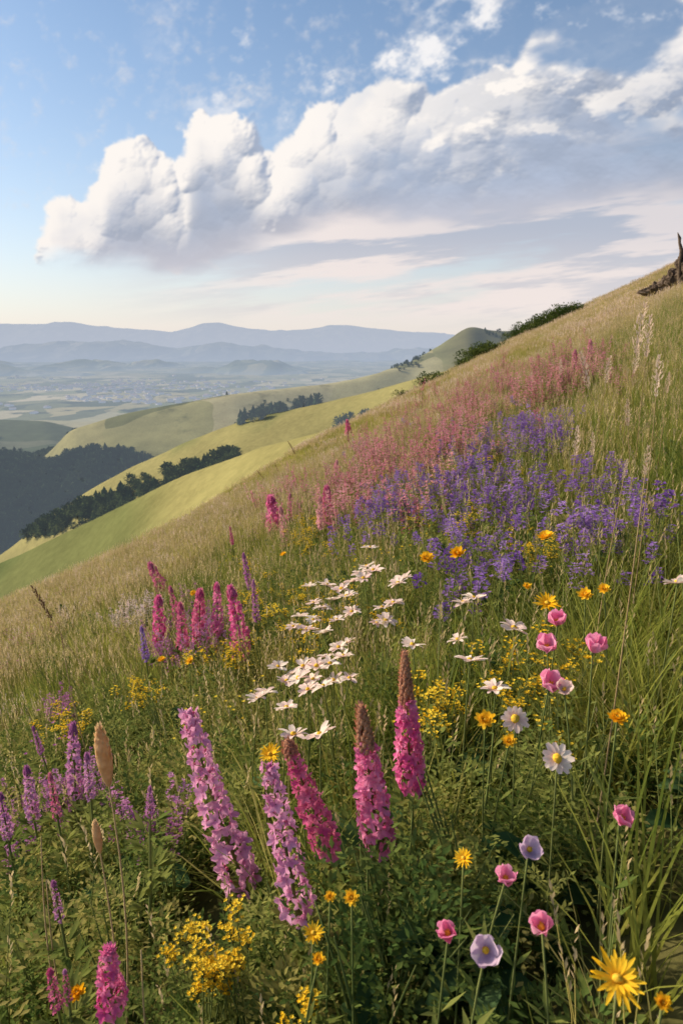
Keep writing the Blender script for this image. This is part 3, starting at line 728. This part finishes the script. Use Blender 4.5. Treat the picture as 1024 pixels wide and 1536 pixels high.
cups = [(835, 937, 'cup', m_ppink, 1.0), (820, 975, 'cup', m_ppink, 1.1), (888, 978, 'cup', m_ppink, 1.05), (822, 1032, 'cup', m_ppink, 1.1), (845, 1035, 'opencup', m_white, .6), (928, 1231, 'cup', m_ppink, .8), (757, 1322, 'cup', m_ppink, .75), (812, 1393, 'cup', m_ppink, .75), (672, 1402, 'cup', m_ppink, .7), (792, 1275, 'opencup', m_lil, .68), (728, 1425, 'opencup', m_lil, .76)]
for px, py, kd, mt, s in cups:
    lab = 'bright pink cup shaped flower on slender stem' if mt is m_ppink else ('pale lilac open cup flower on slender stem' if mt is m_lil else 'pale blush open cup flower on slender stem')
    place_head(px, py, .46 if py < 1100 else .38, kd, mt, s, lab, face=(-.1, -.35, 1) if kd == 'cup' else (-.1, -.7, .8), spread=.25, group='cup shaped flowers')
yel = [(820, 906, 'yellow', 1.0), (925, 1470, 'yellow', .92), (640, 838, 'marigold', 1.4), (686, 831, 'marigold', 1.35), (818, 806, 'marigold', 1.2), (727, 1081, 'marigold', .9), (763, 1112, 'marigold', .7), (695, 1288, 'yellow', .5), (527, 1347, 'marigold', .6), (470, 1400, 'yellow', .55), (478, 1440, 'marigold', .5), (117, 1490, 'marigold', .7), (877, 893, 'marigold', .9), (925, 1078, 'marigold', .8), (405, 1132, 'yellow', .9), (905, 884, 'marigold', .7), (993, 1505, 'marigold', .45), (790, 880, 'marigold', .6), (495, 1345, 'marigold', .45), (425, 832, 'marigold', 1.), (290, 890, 'marigold', 1.), (243, 990, 'marigold', .9), (285, 992, 'marigold', .9)]
for px, py, kd, s in yel:
    place_head(px, py, .44 if py < 1100 else .38, kd, m_yel, s, 'golden yellow many petalled flower on green stem', face=(-.25, -.45, 1) if py < 1400 else (-.1, -.3, 1), spread=.2, group='golden yellow flowers')
def umbel(name, mat, stems=7, h=.36, n=16, s=.0065, spread=.09, hr=.030):
    mb = MB()
    for i in range(stems):
        a = RU(0, 6.28); r = spread*RU(.2, 1); hh = h*RU(.7, 1.05)
        pt = Vector((r*math.cos(a), r*math.sin(a), hh))
        tube(mb, [(0, 0, -.02), (pt.x*.4, pt.y*.4, hh*.5), pt], [.002, .0016, .0012], 4, 1)
        for k in range(n):
            b = RU(0, 6.28); rr = RU(0, hr); c = pt+Vector((rr*math.cos(b), rr*math.sin(b), RU(-.012, .018)))
            tube(mb, [pt-Vector((0, 0, .02)), c], [.0007, .0006], 3, 1)
            for q in range(5):
                d = q*1.2566+b; leaf(mb, c, (math.cos(d), math.sin(d), RU(.2, .9)), s*RU(.8, 1.2), s*.9, 0)
        for k in range(8):
            b = RU(0, 6.28); leaf(mb, pt*RU(.2, .9), (math.cos(b), math.sin(b), RU(.1, 1)), RU(.02, .04), .009, 2)
    return mb.mesh(name, [mat, m_stem, m_leaf2])
def clump(name, mat, stems=9, h=.42, L=.14, s=.0075, spread=.10, per=34, width=.016):
    mb = MB()
    for i in range(stems):
        a = RU(0, 6.28); r = spread*RU(.2, 1); hh = h*RU(.68, 1.08)
        b0 = Vector((r*.3*math.cos(a), r*.3*math.sin(a), -.02)); tp = Vector((r*math.cos(a), r*math.sin(a), hh)); ax = (tp-b0).normalized()
        tube(mb, [b0, (b0+tp)*.5+Vector((0, 0, .01)), tp], [.002, .0017, .001], 4, 1)
        l = L*RU(.6, 1.2)
        for k in range(per):
            u = random.random(); b = RU(0, 6.28); w = width*(1-.6*u)*RU(.3, 1)
            c = tp-ax*l*(1-u)+Vector((math.cos(b)*w, math.sin(b)*w, 0))
            for q in range(3):
                d = q*2.09+b; leaf(mb, c, (math.cos(d)+math.cos(b)*.6, math.sin(d)+math.sin(b)*.6, RU(-.1, .8)), s*RU(.8, 1.3), s*.9, 0)
        for k in range(14):
            b = RU(0, 6.28); leaf(mb, b0+(tp-b0)*RU(.3, .9), (math.cos(b), math.sin(b), RU(.2, 1)), RU(.02, .045), .010, 2)
    return mb.mesh(name, [mat, m_stem, m_leaf2])
yv = [umbel('yellow_cluster', m_yel2) for _ in range(3)]
yd = [umbel('yellow_cluster', m_yel2, 5, .34, 26, .0052, .045, .022) for _ in range(2)]
pv = [clump('violet_clump', m_purp, 5, .44, .085, .0115, .16, 26, .030) for _ in range(5)]
rv = [clump('rose_clump', m_rose, 8, .52, .20, .0140, .20, 26, .023) for _ in range(4)]
mv = [clump('mauve_clump', m_mauve, 7, .40, .11, .0080, .11, 26) for _ in range(3)]
wv = [clump('pale_clump', m_palep, 10, .36, .12, .010, .14, 28, .026)]
def put(name, meshes, label, cat, group, px, py, h, s):
    r = pixel_to_ground(px, py, h*s)
    if r is None: return
    x_, y_ = r
    if y_ > 60: return
    s *= 1+.012*max(0, y_-6)
    o = top(name, random.choice(meshes), label, cat, group, loc=(x_, y_, Hs(x_, y_)))
    o.scale = (s, s, s*RU(.9, 1.1)); o.rotation_euler = (RU(-.12, .12), RU(-.12, .12), RU(0, 6.28))
def ell(n, cx, cy, rx, ry, rot=0., g=False):
    out = []
    for i in range(n):
        if g: x, y = random.gauss(0, rx*.55), random.gauss(0, ry*.55)
        else:
            a = RU(0, 6.28); r = math.sqrt(random.random()); x = rx*r*math.cos(a); y = ry*r*math.sin(a)
        c, s = math.cos(rot), math.sin(rot)
        out.append((cx+x*c-y*s, cy+x*s+y*c))
    return out
pts = ell(48, 615, 740, 110, 40, -.35, True)+ell(36, 800, 632, 60, 28, 0, True)+ell(20, 765, 725, 55, 45, 0, True)+ell(10, 870, 765, 45, 24, 0, True)+ell(5, 690, 850, 30, 12)+ell(20, 700, 655, 60, 25, 0, True)+ell(8, 535, 672, 22, 12)+ell(7, 900, 695, 25, 18)+ell(22, 700, 700, 90, 24, -.3, True)+ell(3, 988, 735, 8, 10)+ell(8, 720, 775, 60, 30, 0, True)
for px, py in pts: put('violet_flower_clump', pv, 'clump of small violet flowers on leafy stems', 'flower', 'violet flower clumps on the slope', px, py, .42, RU(.7, 1.05))
pts = ell(66, 630, 650, 110, 44, -.45, True)+ell(62, 720, 590, 95, 32, -.5, True)+ell(56, 850, 550, 75, 32, -.5, True)+ell(34, 560, 680, 70, 32, -.4, True)+ell(24, 465, 730, 65, 34, -.4, True)+ell(30, 650, 650, 210, 60, -.5)
for px, py in pts: put('rose_flower_clump', rv, 'clump of dusty rose flower stalks on the slope', 'flower', 'rose flower clumps on the slope', px, py, .48, RU(.65, 1.1))
pts = ell(24, 300, 930, 60, 32, 0, True)+ell(14, 240, 955, 35, 26, 0, True)+ell(13, 95, 1165, 60, 45, 0, True)+ell(5, 25, 1195, 25, 40)+ell(7, 85, 1045, 22, 12)+ell(5, 210, 1190, 30, 22)
for px, py in pts: put('mauve_flower_clump', mv, 'clump of mauve flowers on leafy stems', 'flower', 'mauve flower clumps', px, py, .38, RU(.6, .95))
for px, py in ell(14, 198, 905, 34, 12, -.5): put('pale_pink_plume_clump', wv, 'clump of whitish pink plumes in dry grass', 'flower', 'whitish plume clumps', px, py, .34, RU(.75, 1.05))
pts = ell(28, 450, 880, 75, 65, -.5, True)+ell(12, 470, 790, 35, 22)+ell(7, 95, 1078, 35, 10)+ell(5, 210, 1030, 14, 20)+ell(6, 320, 985, 50, 12)+ell(5, 660, 1050, 40, 12)+ell(4, 790, 815, 20, 10)+ell(8, 590, 690, 40, 10)+ell(4, 780, 612, 12, 6)+ell(9, 690, 772, 90, 20)+ell(10, 680, 690, 150, 40)+ell(6, 780, 1000, 120, 60)
for px, py in pts: put('yellow_flower_cluster', yv, 'cluster of small lemon yellow flowers', 'flower', 'small yellow flower clusters', px, py, .35, RU(.65, 1.0))
for px, py in [(300, 1430), (325, 1405), (350, 1385), (290, 1460), (330, 1435), (465, 1500), (375, 1400), (285, 1400)]: put('yellow_flower_cluster', yd, 'small cluster of tiny golden flowers in foliage', 'flower', 'small yellow flower clusters', px, py, .34, RU(.8, .95))
def bushmesh(mt):
    mb = MB()
    for j in range(7):
        mb.off = (RU(-.10, .10), RU(-.10, .10), RU(-.02, .06)); t_bush(mb, 0, 130, .09, RU(.2, .34), .016)
    mb.off = None
    for j in range(9):
        a = RU(0, 6.28); tube(mb, [(0, 0, -.04), (.06*math.cos(a), .06*math.sin(a), .14), (.12*math.cos(a), .12*math.sin(a), .30)], [.004, .003, .001], 4, 1)
    return mb.mesh('leafy_bush', [mt, m_stem])
bm = [bushmesh(m_leaf2), bushmesh(m_leaf), bushmesh(m_leaf2), bushmesh(m_grassY)]
for px, py in [(90, 1000), (150, 1040), (200, 1080), (260, 1060), (60, 1130), (170, 1150), (240, 1130), (320, 1060), (30, 1290), (120, 1280), (200, 1300), (255, 1270), (180, 1390), (60, 1420), (330, 1020), (400, 960), (660, 1200), (720, 1180), (610, 1300), (860, 1090), (470, 1380), (560, 1380), (690, 1340), (640, 1250)]:
    put('leafy_bush', bm, 'small bushy green herb with tiny leaves', 'bush', 'small leafy bushes', px, py, .28, RU(.75, 1.1))
def stalk(basep, topp, h, mat_s, kind, label, headpx, thick=.0016, bow=.03):
    r = pixel_to_ground(topp[0], topp[1], h)
    if r is None: return
    X_, Y_ = r; depth = Y_/(cp+sp*(768-topp[1])/1024); sc_ = depth/1024
    bx = X_+(basep[0]-topp[0])*sc_; bz = Hs(bx, Y_); tz = Hs(X_, Y_)+h
    hh = tz-bz; dx = X_-bx
    pts = [Vector((dx*u+bow*math.sin(u*3.14)*hh*math.copysign(1, dx), .0, hh*u)) for u in np.linspace(0, 1, 10)]; pts[0].z -= .03
    s = MB(); tube(s, pts, [thick*(1.3-.7*i/9) for i in range(10)], 5)
    hm = MB(); L = headpx*sc_; end = pts[-1]; d = (pts[-1]-pts[-3]).normalized(); x, y, z = frame(d)
    if kind == 'barley':
        cc = [end-d*L*(1-u) for u in np.linspace(0, 1, 9)]
        tube(hm, cc, [L*.115*math.sin(math.pi*min(1, u*.93+.05))**.65+.0004 for u in np.linspace(0, 1, 9)], 9)
        for i in range(70):
            u = i/70; a = i*2.4; o = x*math.cos(a)+y*math.sin(a); rr = L*.105*math.sin(math.pi*min(1, u*.93+.05))**.65
            leaf(hm, end-d*L*(1-u)+o*rr, d+o*.12, L*.11, L*.05)
    elif kind == 'plume':
        for i in range(150):
            u = random.random(); a = RU(0, 6.28); o = x*math.cos(a)+y*math.sin(a); rr = L*.13*math.sin(math.pi*(u*.85+.1))
            c = end-d*L*(1-u)+o*rr*RU(.1, 1); leaf(hm, c, d+o*.5, L*.09, L*.03)
    else:
        for i in range(22):
            u = i/22; a = i*2.4; o = x*math.cos(a)+y*math.sin(a); c = end-d*L*(1-u); leaf(hm, c, d*.8+o*.7, L*.12, L*.05); blob(hm, tuple(c+o*L*.03), L*.022, 0, 1.2, 5, 3)
    hmat = {'barley': m_seed, 'plume': m_plume, 'sparse': m_seedd}[kind]
    thing('grass_stalk', label, 'grass stalk', 'seeding grass stalks', (bx, Y_, bz), [('stem', s.mesh('stem', [mat_s])), ('seed_head', hm.mesh('seed_head', [hmat]))])
stalk((140, 1440), (148, 1090), .78, m_stemd, 'barley', 'dry grass stalk with plump straw seed head', 100, .0020)
stalk((130, 1440), (142, 1232), .66, m_stemd, 'barley', 'short dry stalk with small straw seed head', 55, .0018)
stalk((160, 1120), (48, 878), .95, m_stemd, 'sparse', 'leaning dry stalk with dark brown seeds', 60, .0018)
stalk((135, 1040), (92, 950), .8, m_stemd, 'sparse', 'leaning dry stalk with dark brown seeds', 25, .002)
stalk((984, 1090), (988, 535), .88, m_stemd, 'plume', 'very tall straw coloured grass stalk', 60, .0014, .01)
for (b_, t_, h_, l_) in [((955, 900), (967, 455), .95, 75), ((925, 800), (870, 530), .7, 55), ((975, 800), (975, 475), .9, 60), ((900, 760), (915, 535), .7, 40), ((1010, 700), (940, 600), .7, 40), ((860, 760), (866, 640), .6, 45), ((945, 900), (972, 670), .85, 45), ((890, 800), (888, 650), .6, 35), ((915, 960), (940, 690), .7, 30), ((1000, 640), (1003, 560), .6, 30), ((800, 700), (796, 560), .6, 30), ((835, 600), (840, 540), .6, 25), ((948, 640), (957, 520), .6, 40)]:
    stalk(b_, t_, h_, m_stemd, 'plume', 'grass stalk with feathery pale plume', l_, .0015, RU(-.03, .05))
for (b_, t_, h_, l_) in [((455, 700), (432, 662), .8, 22), ((410, 730), (385, 705), .6, 18), ((430, 720), (412, 695), .6, 14), ((520, 690), (521, 640), .7, 22), ((70, 1380), (62, 1255), .6, 12), ((240, 1536), (212, 1425), .5, 14), ((90, 1470), (70, 1320), .5, 10)]:
    stalk(b_, t_, h_, m_stemd, 'sparse', 'thin dry stalk with dark seed head', l_, .0018, .03)
def bladeclump(px, py, h):
    r = pixel_to_ground(px, py, .2)
    if r is None or r[1] < .75: return
    mb = MB()
    for i in range(16):
        a = RU(0, 6.28); blade(mb, (RU(-.04, .04), RU(-.04, .04), -.02), a, h*RU(.6, 1.1), .0055, RU(.3, 1.3), 0, 7, RU(.02, .25))
    top('grass_clump', mb.mesh('grass_clump', [m_grass]), 'clump of long arching green grass blades', 'grass clump', 'long green grass clumps', loc=(r[0], r[1], Hs(*r)))
for px, py in ell(24, 900, 960, 120, 130)+ell(12, 700, 1000, 100, 60)+ell(8, 620, 1060, 120, 40)+ell(10, 960, 760, 60, 100)+ell(3, 960, 1280, 50, 80): bladeclump(px, py, RU(.4, .60))
# ------------------------------------------------------------ shrubs, trees, rocks
m_bush = leafmat('shrub_leaf', (.04, .075, .022), (.12, .15, .04), .25, nscale=2)
m_bark = leafmat('grey_brown_bark', (.08, .06, .045), (.15, .115, .085), .0, nscale=8)
def shrub_meshes(r, n=1500):
    cr = MB(); tr = MB()
    cl = [(Vector((RU(-1, 1)*r*.9, RU(-.6, .6)*r, RU(.15, .5)*r)), RU(.3, .5)*r) for _ in range(10)]
    for i in range(n):
        c, q = random.choice(cl); d = Vector((random.gauss(0, 1), random.gauss(0, 1), random.gauss(0, 1))).normalized()
        leaf(cr, c+d*q*RU(.6, 1.08), d+Vector((RU(-.7, .7), RU(-.7, .7), RU(-.2, .8))), r*.13, r*.08)
    for c, q in cl[:6]: tube(tr, [(0, 0, -.1*r), c*.5, c], [.06*r, .04*r, .015*r], 5)
    return tr.mesh('trunk', [m_bark]), cr.mesh('crown', [m_bush])
SHR = [shrub_meshes(1.0) for _ in range(3)]
def shrub(px, dist, r):
    tx, _ = brg(px, 520); x_ = tx*dist; t_, c_ = random.choice(SHR)
    thing('shrub', 'dark green leafy shrub on the hill crest', 'shrub', 'shrubs along the hill crest', (x_, dist, Hs(x_, dist)), [('trunk', t_), ('crown', c_)], RU(-.4, .4), r)
for px, d, r in [(862, 46, .8), (854, 46, .9), (845, 47, 1.0), (836, 48, 1.0), (828, 48, 1.0), (819, 49, 1.05), (810, 50, 1.0), (801, 51, 1.0), (793, 52, .95), (784, 54, .95), (776, 55, .8), (768, 56, .8), (735, 46, 1.1), (724, 46, 1.2), (712, 47, 1.1), (700, 48, .8), (655, 36, .8), (645, 36, .6), (610, 34, .5), (89, 7.5, .24)]: shrub(px, d, r)
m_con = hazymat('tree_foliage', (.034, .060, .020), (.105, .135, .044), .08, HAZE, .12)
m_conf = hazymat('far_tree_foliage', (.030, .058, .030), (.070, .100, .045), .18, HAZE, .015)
def conifer(mat, broadness=1.):
    mb = MB(); tube(mb, [(0, 0, -1), (0, 0, 6)], [.25, .08], 5, 1)
    for i in range(6):
        z = .6+i*1.05; r = (2.5*broadness)*(1-(i/6.6)**1.5)*RU(.85, 1.1); n = 8; a0 = RU(0, 6)
        vs = [(RU(-.2, .2), RU(-.2, .2), z+1.8)]
        for k in range(n*2):
            rr = r*(1 if k % 2 else .62)*RU(.75, 1.2); a = a0+k*math.pi/n; vs.append((rr*math.cos(a), rr*math.sin(a), z-RU(0, .6)))
        mb.add(vs, [(0, 1+k, 1+(k+1) % (n*2)) for k in range(n*2)], 0)
    return mb.mesh('conifer_tree', [mat, m_bark], False)
def roundtree(mat):
    mb = MB(); tube(mb, [(0, 0, -1), (0, 0, 3.5)], [.3, .15], 5, 1)
    for i in range(200):
        d = Vector((random.gauss(0, 1), random.gauss(0, 1), random.gauss(0, 1))).normalized(); c = Vector((RU(-1, 1), RU(-1, 1), RU(-.7, 1)))
        leaf(mb, Vector((0, 0, 3.6))+c+d*2.1*RU(.7, 1.05), d+Vector((RU(-.5, .5), RU(-.5, .5), RU(0, .6))), 1.2, 1.0)
    return mb.mesh('broadleaf_tree', [mat, m_bark], False)
cm = [conifer(m_con, RU(.95, 1.25)) for _ in range(2)]+[roundtree(m_con) for _ in range(3)]
nb = 0
for i in range(420):
    if nb >= 290: break
    u = random.random(); px = 40+u*322; py = 806-u*115+RU(-1, 1)*(5+17*math.sin(u*3.14))
    if (.62 < u < .65): continue
    tx, tz = brg(px, py)
    ys = np.linspace(190, 345, 160); g = CAMH+tz*ys-H(tx*ys, ys); i_ = np.argmax(g < 0)
    if g[i_] >= 0: continue
    x_, y_ = tx*ys[i_], ys[i_]; nb += 1
    o = top('woodland_tree', random.choice(cm), 'dark green tree in a belt across the hill', 'tree', 'tree belt across the hill', loc=(x_, y_, Hs(x_, y_)-.3))
    s = RU(.45, .95); o.scale = (s*1.15, s*1.15, s); o.rotation_euler = (0, 0, RU(0, 6.28))
fs_ = [bpy.data.objects.new('g', conifer(m_conf, 1.2)), bpy.data.objects.new('g', roundtree(m_conf)), bpy.data.objects.new('g', roundtree(m_conf))]
n = 16000
Yt = rng.uniform(430, 1450, n); Tt = rng.uniform(-.65, -.18, n); Xt = Tt*Yt
_, Wt = H(Xt, Yt, True)
kk = ((Wt[5] > .45) & ((Yt < 800) | (rng.random(n) < .3))) | ((Wt[4] > .5) & (rng.random(n) < .55) & (fbm(Xt*.006, Yt*.004, 3, 8) > -.12))
stuff('distant_forest', 'dark wooded valley sides under light haze', 'forest', Xt[kk], Yt[kk], rng.uniform(1.0, 1.9, kk.sum()), rng.integers(0, 3, kk.sum()), fs_, .05, 3.1, .5)
n = 12000
Yt = rng.uniform(230, 1150, n); Tt = rng.uniform(-.5, .32, n); Xt = Tt*Yt
_, Wt = H(Xt, Yt, True)
kk = (Wt[3] > .6) & (fbm(Xt*.011, Yt*.006, 4, 19) > .22)
kk |= (Wt[2] > .7) & (fbm(Xt*.02, Yt*.012, 3, 29) > .50)
stuff('hillside_woods', 'small dark woods and hedges dotted over far hills', 'woods', Xt[kk], Yt[kk], rng.uniform(.5, .9, kk.sum()), rng.integers(0, 3, kk.sum()), fs_, .05, 3.1, .5)
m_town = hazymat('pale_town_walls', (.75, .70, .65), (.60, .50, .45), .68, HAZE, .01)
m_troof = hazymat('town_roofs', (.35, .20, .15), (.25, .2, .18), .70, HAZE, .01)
mb = MB()
for i in range(700):
    t_ = random.gauss(-.33, .14); y_ = random.gauss(4300, 800)
    if y_ < 2600: continue
    if fbm(np.array([t_*9]), np.array([y_*.002]), 2, 3)[0] < 0: continue
    x_ = t_*y_; w, d, h = RU(8, 18), RU(8, 14), RU(5, 10); a = RU(0, 3)
    M = Matrix.Translation((x_, y_, 0)) @ Matrix.Rotation(a, 4, 'Z'); z_ = Hs(x_, y_)-1
    mb.add([(-w, -d, z_), (w, -d, z_), (w, d, z_), (-w, d, z_), (-w, -d, z_+h), (w, -d, z_+h), (w, d, z_+h), (-w, d, z_+h)], [(0, 1, 5, 4), (1, 2, 6, 5), (2, 3, 7, 6), (3, 0, 4, 7)], 0, M)
    mb.add([(-w*1.05, -d*1.1, z_+h), (w*1.05, -d*1.1, z_+h), (w*1.05, d*1.1, z_+h), (-w*1.05, d*1.1, z_+h), (-w, 0, z_+h*1.6), (w, 0, z_+h*1.6)], [(0, 1, 5, 4), (2, 3, 4, 5), (1, 2, 5), (3, 0, 4)], 1, M)
top('distant_town', mb.mesh('distant_town', [m_town, m_troof], False), 'tiny pale houses of a hazy valley town', 'town', kind='stuff')
m_rock, nt = newmat('weathered_rock'); N = NT(nt); out = N.n('ShaderNodeOutputMaterial'); geo = N.n('ShaderNodeNewGeometry')
nz = N.noise(geo.outputs['Position'], 5, 8, .7); pb = N.n('ShaderNodeBsdfDiffuse')
N.put(pb.inputs[0], N.ramp(nz, [(.35, (.05, .04, .03)), (.5, (.14, .105, .08)), (.68, (.26, .205, .16))]))
bp = N.n('ShaderNodeBump'); bp.inputs['Distance'].default_value = .2; nt.links.new(nz, bp.inputs['Height']); nt.links.new(bp.outputs[0], pb.inputs['Normal']); nt.links.new(pb.outputs[0], out.inputs[0])
def rock(px, dist, r, sx=1., sz=1., zoff=0.):
    n, m = 30, 20; vs = []; tx, _ = brg(px, 450); sd = RU(0, 99)
    for i in range(m+1):
        th = math.pi*i/m
        for k in range(n):
            a = 2*math.pi*k/n; d = Vector((math.sin(th)*math.cos(a), math.sin(th)*math.sin(a), math.cos(th)))
            q = 1+.45*mn.noise(d*1.5+Vector((sd, 0, 0)))+.35*mn.noise(d*3.2+Vector((0, sd, 0)))+.18*mn.noise(d*8)
            q = round(q*6)/6*.5+q*.5
            vs.append((d.x*q*r*sx, d.y*q*r, d.z*q*r*sz))
    fs = [(i*n+k, (i+1)*n+k, (i+1)*n+(k+1) % n, i*n+(k+1) % n) for i in range(m) for k in range(n)]
    b_ = MB(); b_.add(vs, fs); x_ = tx*dist
    top('rock', b_.mesh('rock', [m_rock], False), 'weathered brown rock jutting from the grassy crest', 'rock', 'rocks on the crest', loc=(x_, dist, Hs(x_, dist)+zoff))
for a_ in [(1034, 19, .46, .8, 1.1, .36), (1012, 19.5, .30, 1., 1.0, .32), (997, 20, .23, 1., .9, .30), (983, 20.5, .20, 1.3, .7, .28), (1054, 18, .5, 1., 1.2, .45), (970, 21, .17, 1.5, .6, .27), (1024, 19, .18, .6, 1.8, .62)]: rock(*a_)
st = MB(); tx, _ = brg(1020, 380); x_ = tx*19; z_ = Hs(x_, 19)
tube(st, [(.05, 0, -.1), (.04, 0, .4), (.0, 0, .8), (.02, 0, 1.05), (-.05, .02, 1.25), (-.07, 0, 1.36), (-.14, 0, 1.50)], [.07, .055, .045, .055, .035, .04, .008], 8)
tube(st, [(-.0, 0, .8), (.12, .05, 1.02), (.15, .02, 1.12)], [.04, .03, .01], 6)
tube(st, [(-.0, 0, .6), (-.12, .05, .72)], [.03, .01], 6)
top('tree_stump', st.mesh('tree_stump', [m_bark]), 'weathered broken dead stump among crest rocks', 'stump', loc=(x_, 19, z_))
# ------------------------------------------------------------ world
SUN = Vector((-.80, .34, .46)).normalized()
w = bpy.data.worlds.new('World'); SC.world = w; w.use_nodes = True; nt = w.node_tree; nt.nodes.clear(); N = NT(nt)
out = N.n('ShaderNodeOutputWorld'); bg = N.n('ShaderNodeBackground'); bg.inputs[1].default_value = .15
sky = N.n('ShaderNodeTexSky', sky_type='NISHITA'); sky.sun_disc = False
sky.sun_elevation = math.asin(SUN.z); sky.sun_rotation = math.atan2(SUN.x, SUN.y) % (2*math.pi)
sky.air_density = 1.0; sky.dust_density = .8; sky.ozone_density = 1.6; sky.altitude = 300
tc = N.n('ShaderNodeTexCoord'); sx = N.n('ShaderNodeSeparateXYZ'); nt.links.new(tc.outputs['Generated'], sx.inputs[0])
hzf = N.m('POWER', 2.718, N.m('MULTIPLY', N.m('MAXIMUM', sx.outputs[2], 0), -7.0))
skc = N.mix(1, sky.outputs[0], (.80, .91, .96), 'MULTIPLY')
base = N.mix(N.m('MULTIPLY', hzf, .97), skc, (5.9, 5.25, 5.0))
# warm glow added around the sun as fill light on the meadow
dt_ = N.n('ShaderNodeVectorMath', operation='DOT_PRODUCT'); nt.links.new(tc.outputs['Generated'], dt_.inputs[0]); dt_.inputs[1].default_value = SUN
gl = N.m('POWER', N.m('MAXIMUM', dt_.outputs['Value'], 0), 28.0)
glc = N.mix(1, (66., 52., 37.), N.comb(gl, gl, gl), 'MULTIPLY')
base = N.mix(1, base, glc, 'ADD')
nt.links.new(base, bg.inputs[0]); nt.links.new(bg.outputs[0], out.inputs[0])
# ------------------------------------------------------------ sun + camera
sd = bpy.data.lights.new('sun', 'SUN'); sd.energy = 5.0; sd.angle = math.radians(1.5); sd.color = (1, .85, .64)
so = bpy.data.objects.new('sun', sd); COL.objects.link(so); so.rotation_euler = SUN.to_track_quat('Z', 'Y').to_euler()
cd = bpy.data.cameras.new('camera'); cd.sensor_fit = 'VERTICAL'; cd.sensor_height = 36; cd.sensor_width = 24; cd.lens = 24; cd.clip_end = 120000; cd.clip_start = .03
cd.dof.use_dof = True; cd.dof.focus_distance = 2.0; cd.dof.aperture_fstop = 8
co = bpy.data.objects.new('camera', cd); COL.objects.link(co); co.location = (0, 0, CAMH); co.rotation_euler = (math.pi/2-PITCH, 0, 0)
SC.camera = co
SC.view_settings.view_transform = 'Standard'; SC.view_settings.look = 'None'; SC.view_settings.exposure = 0
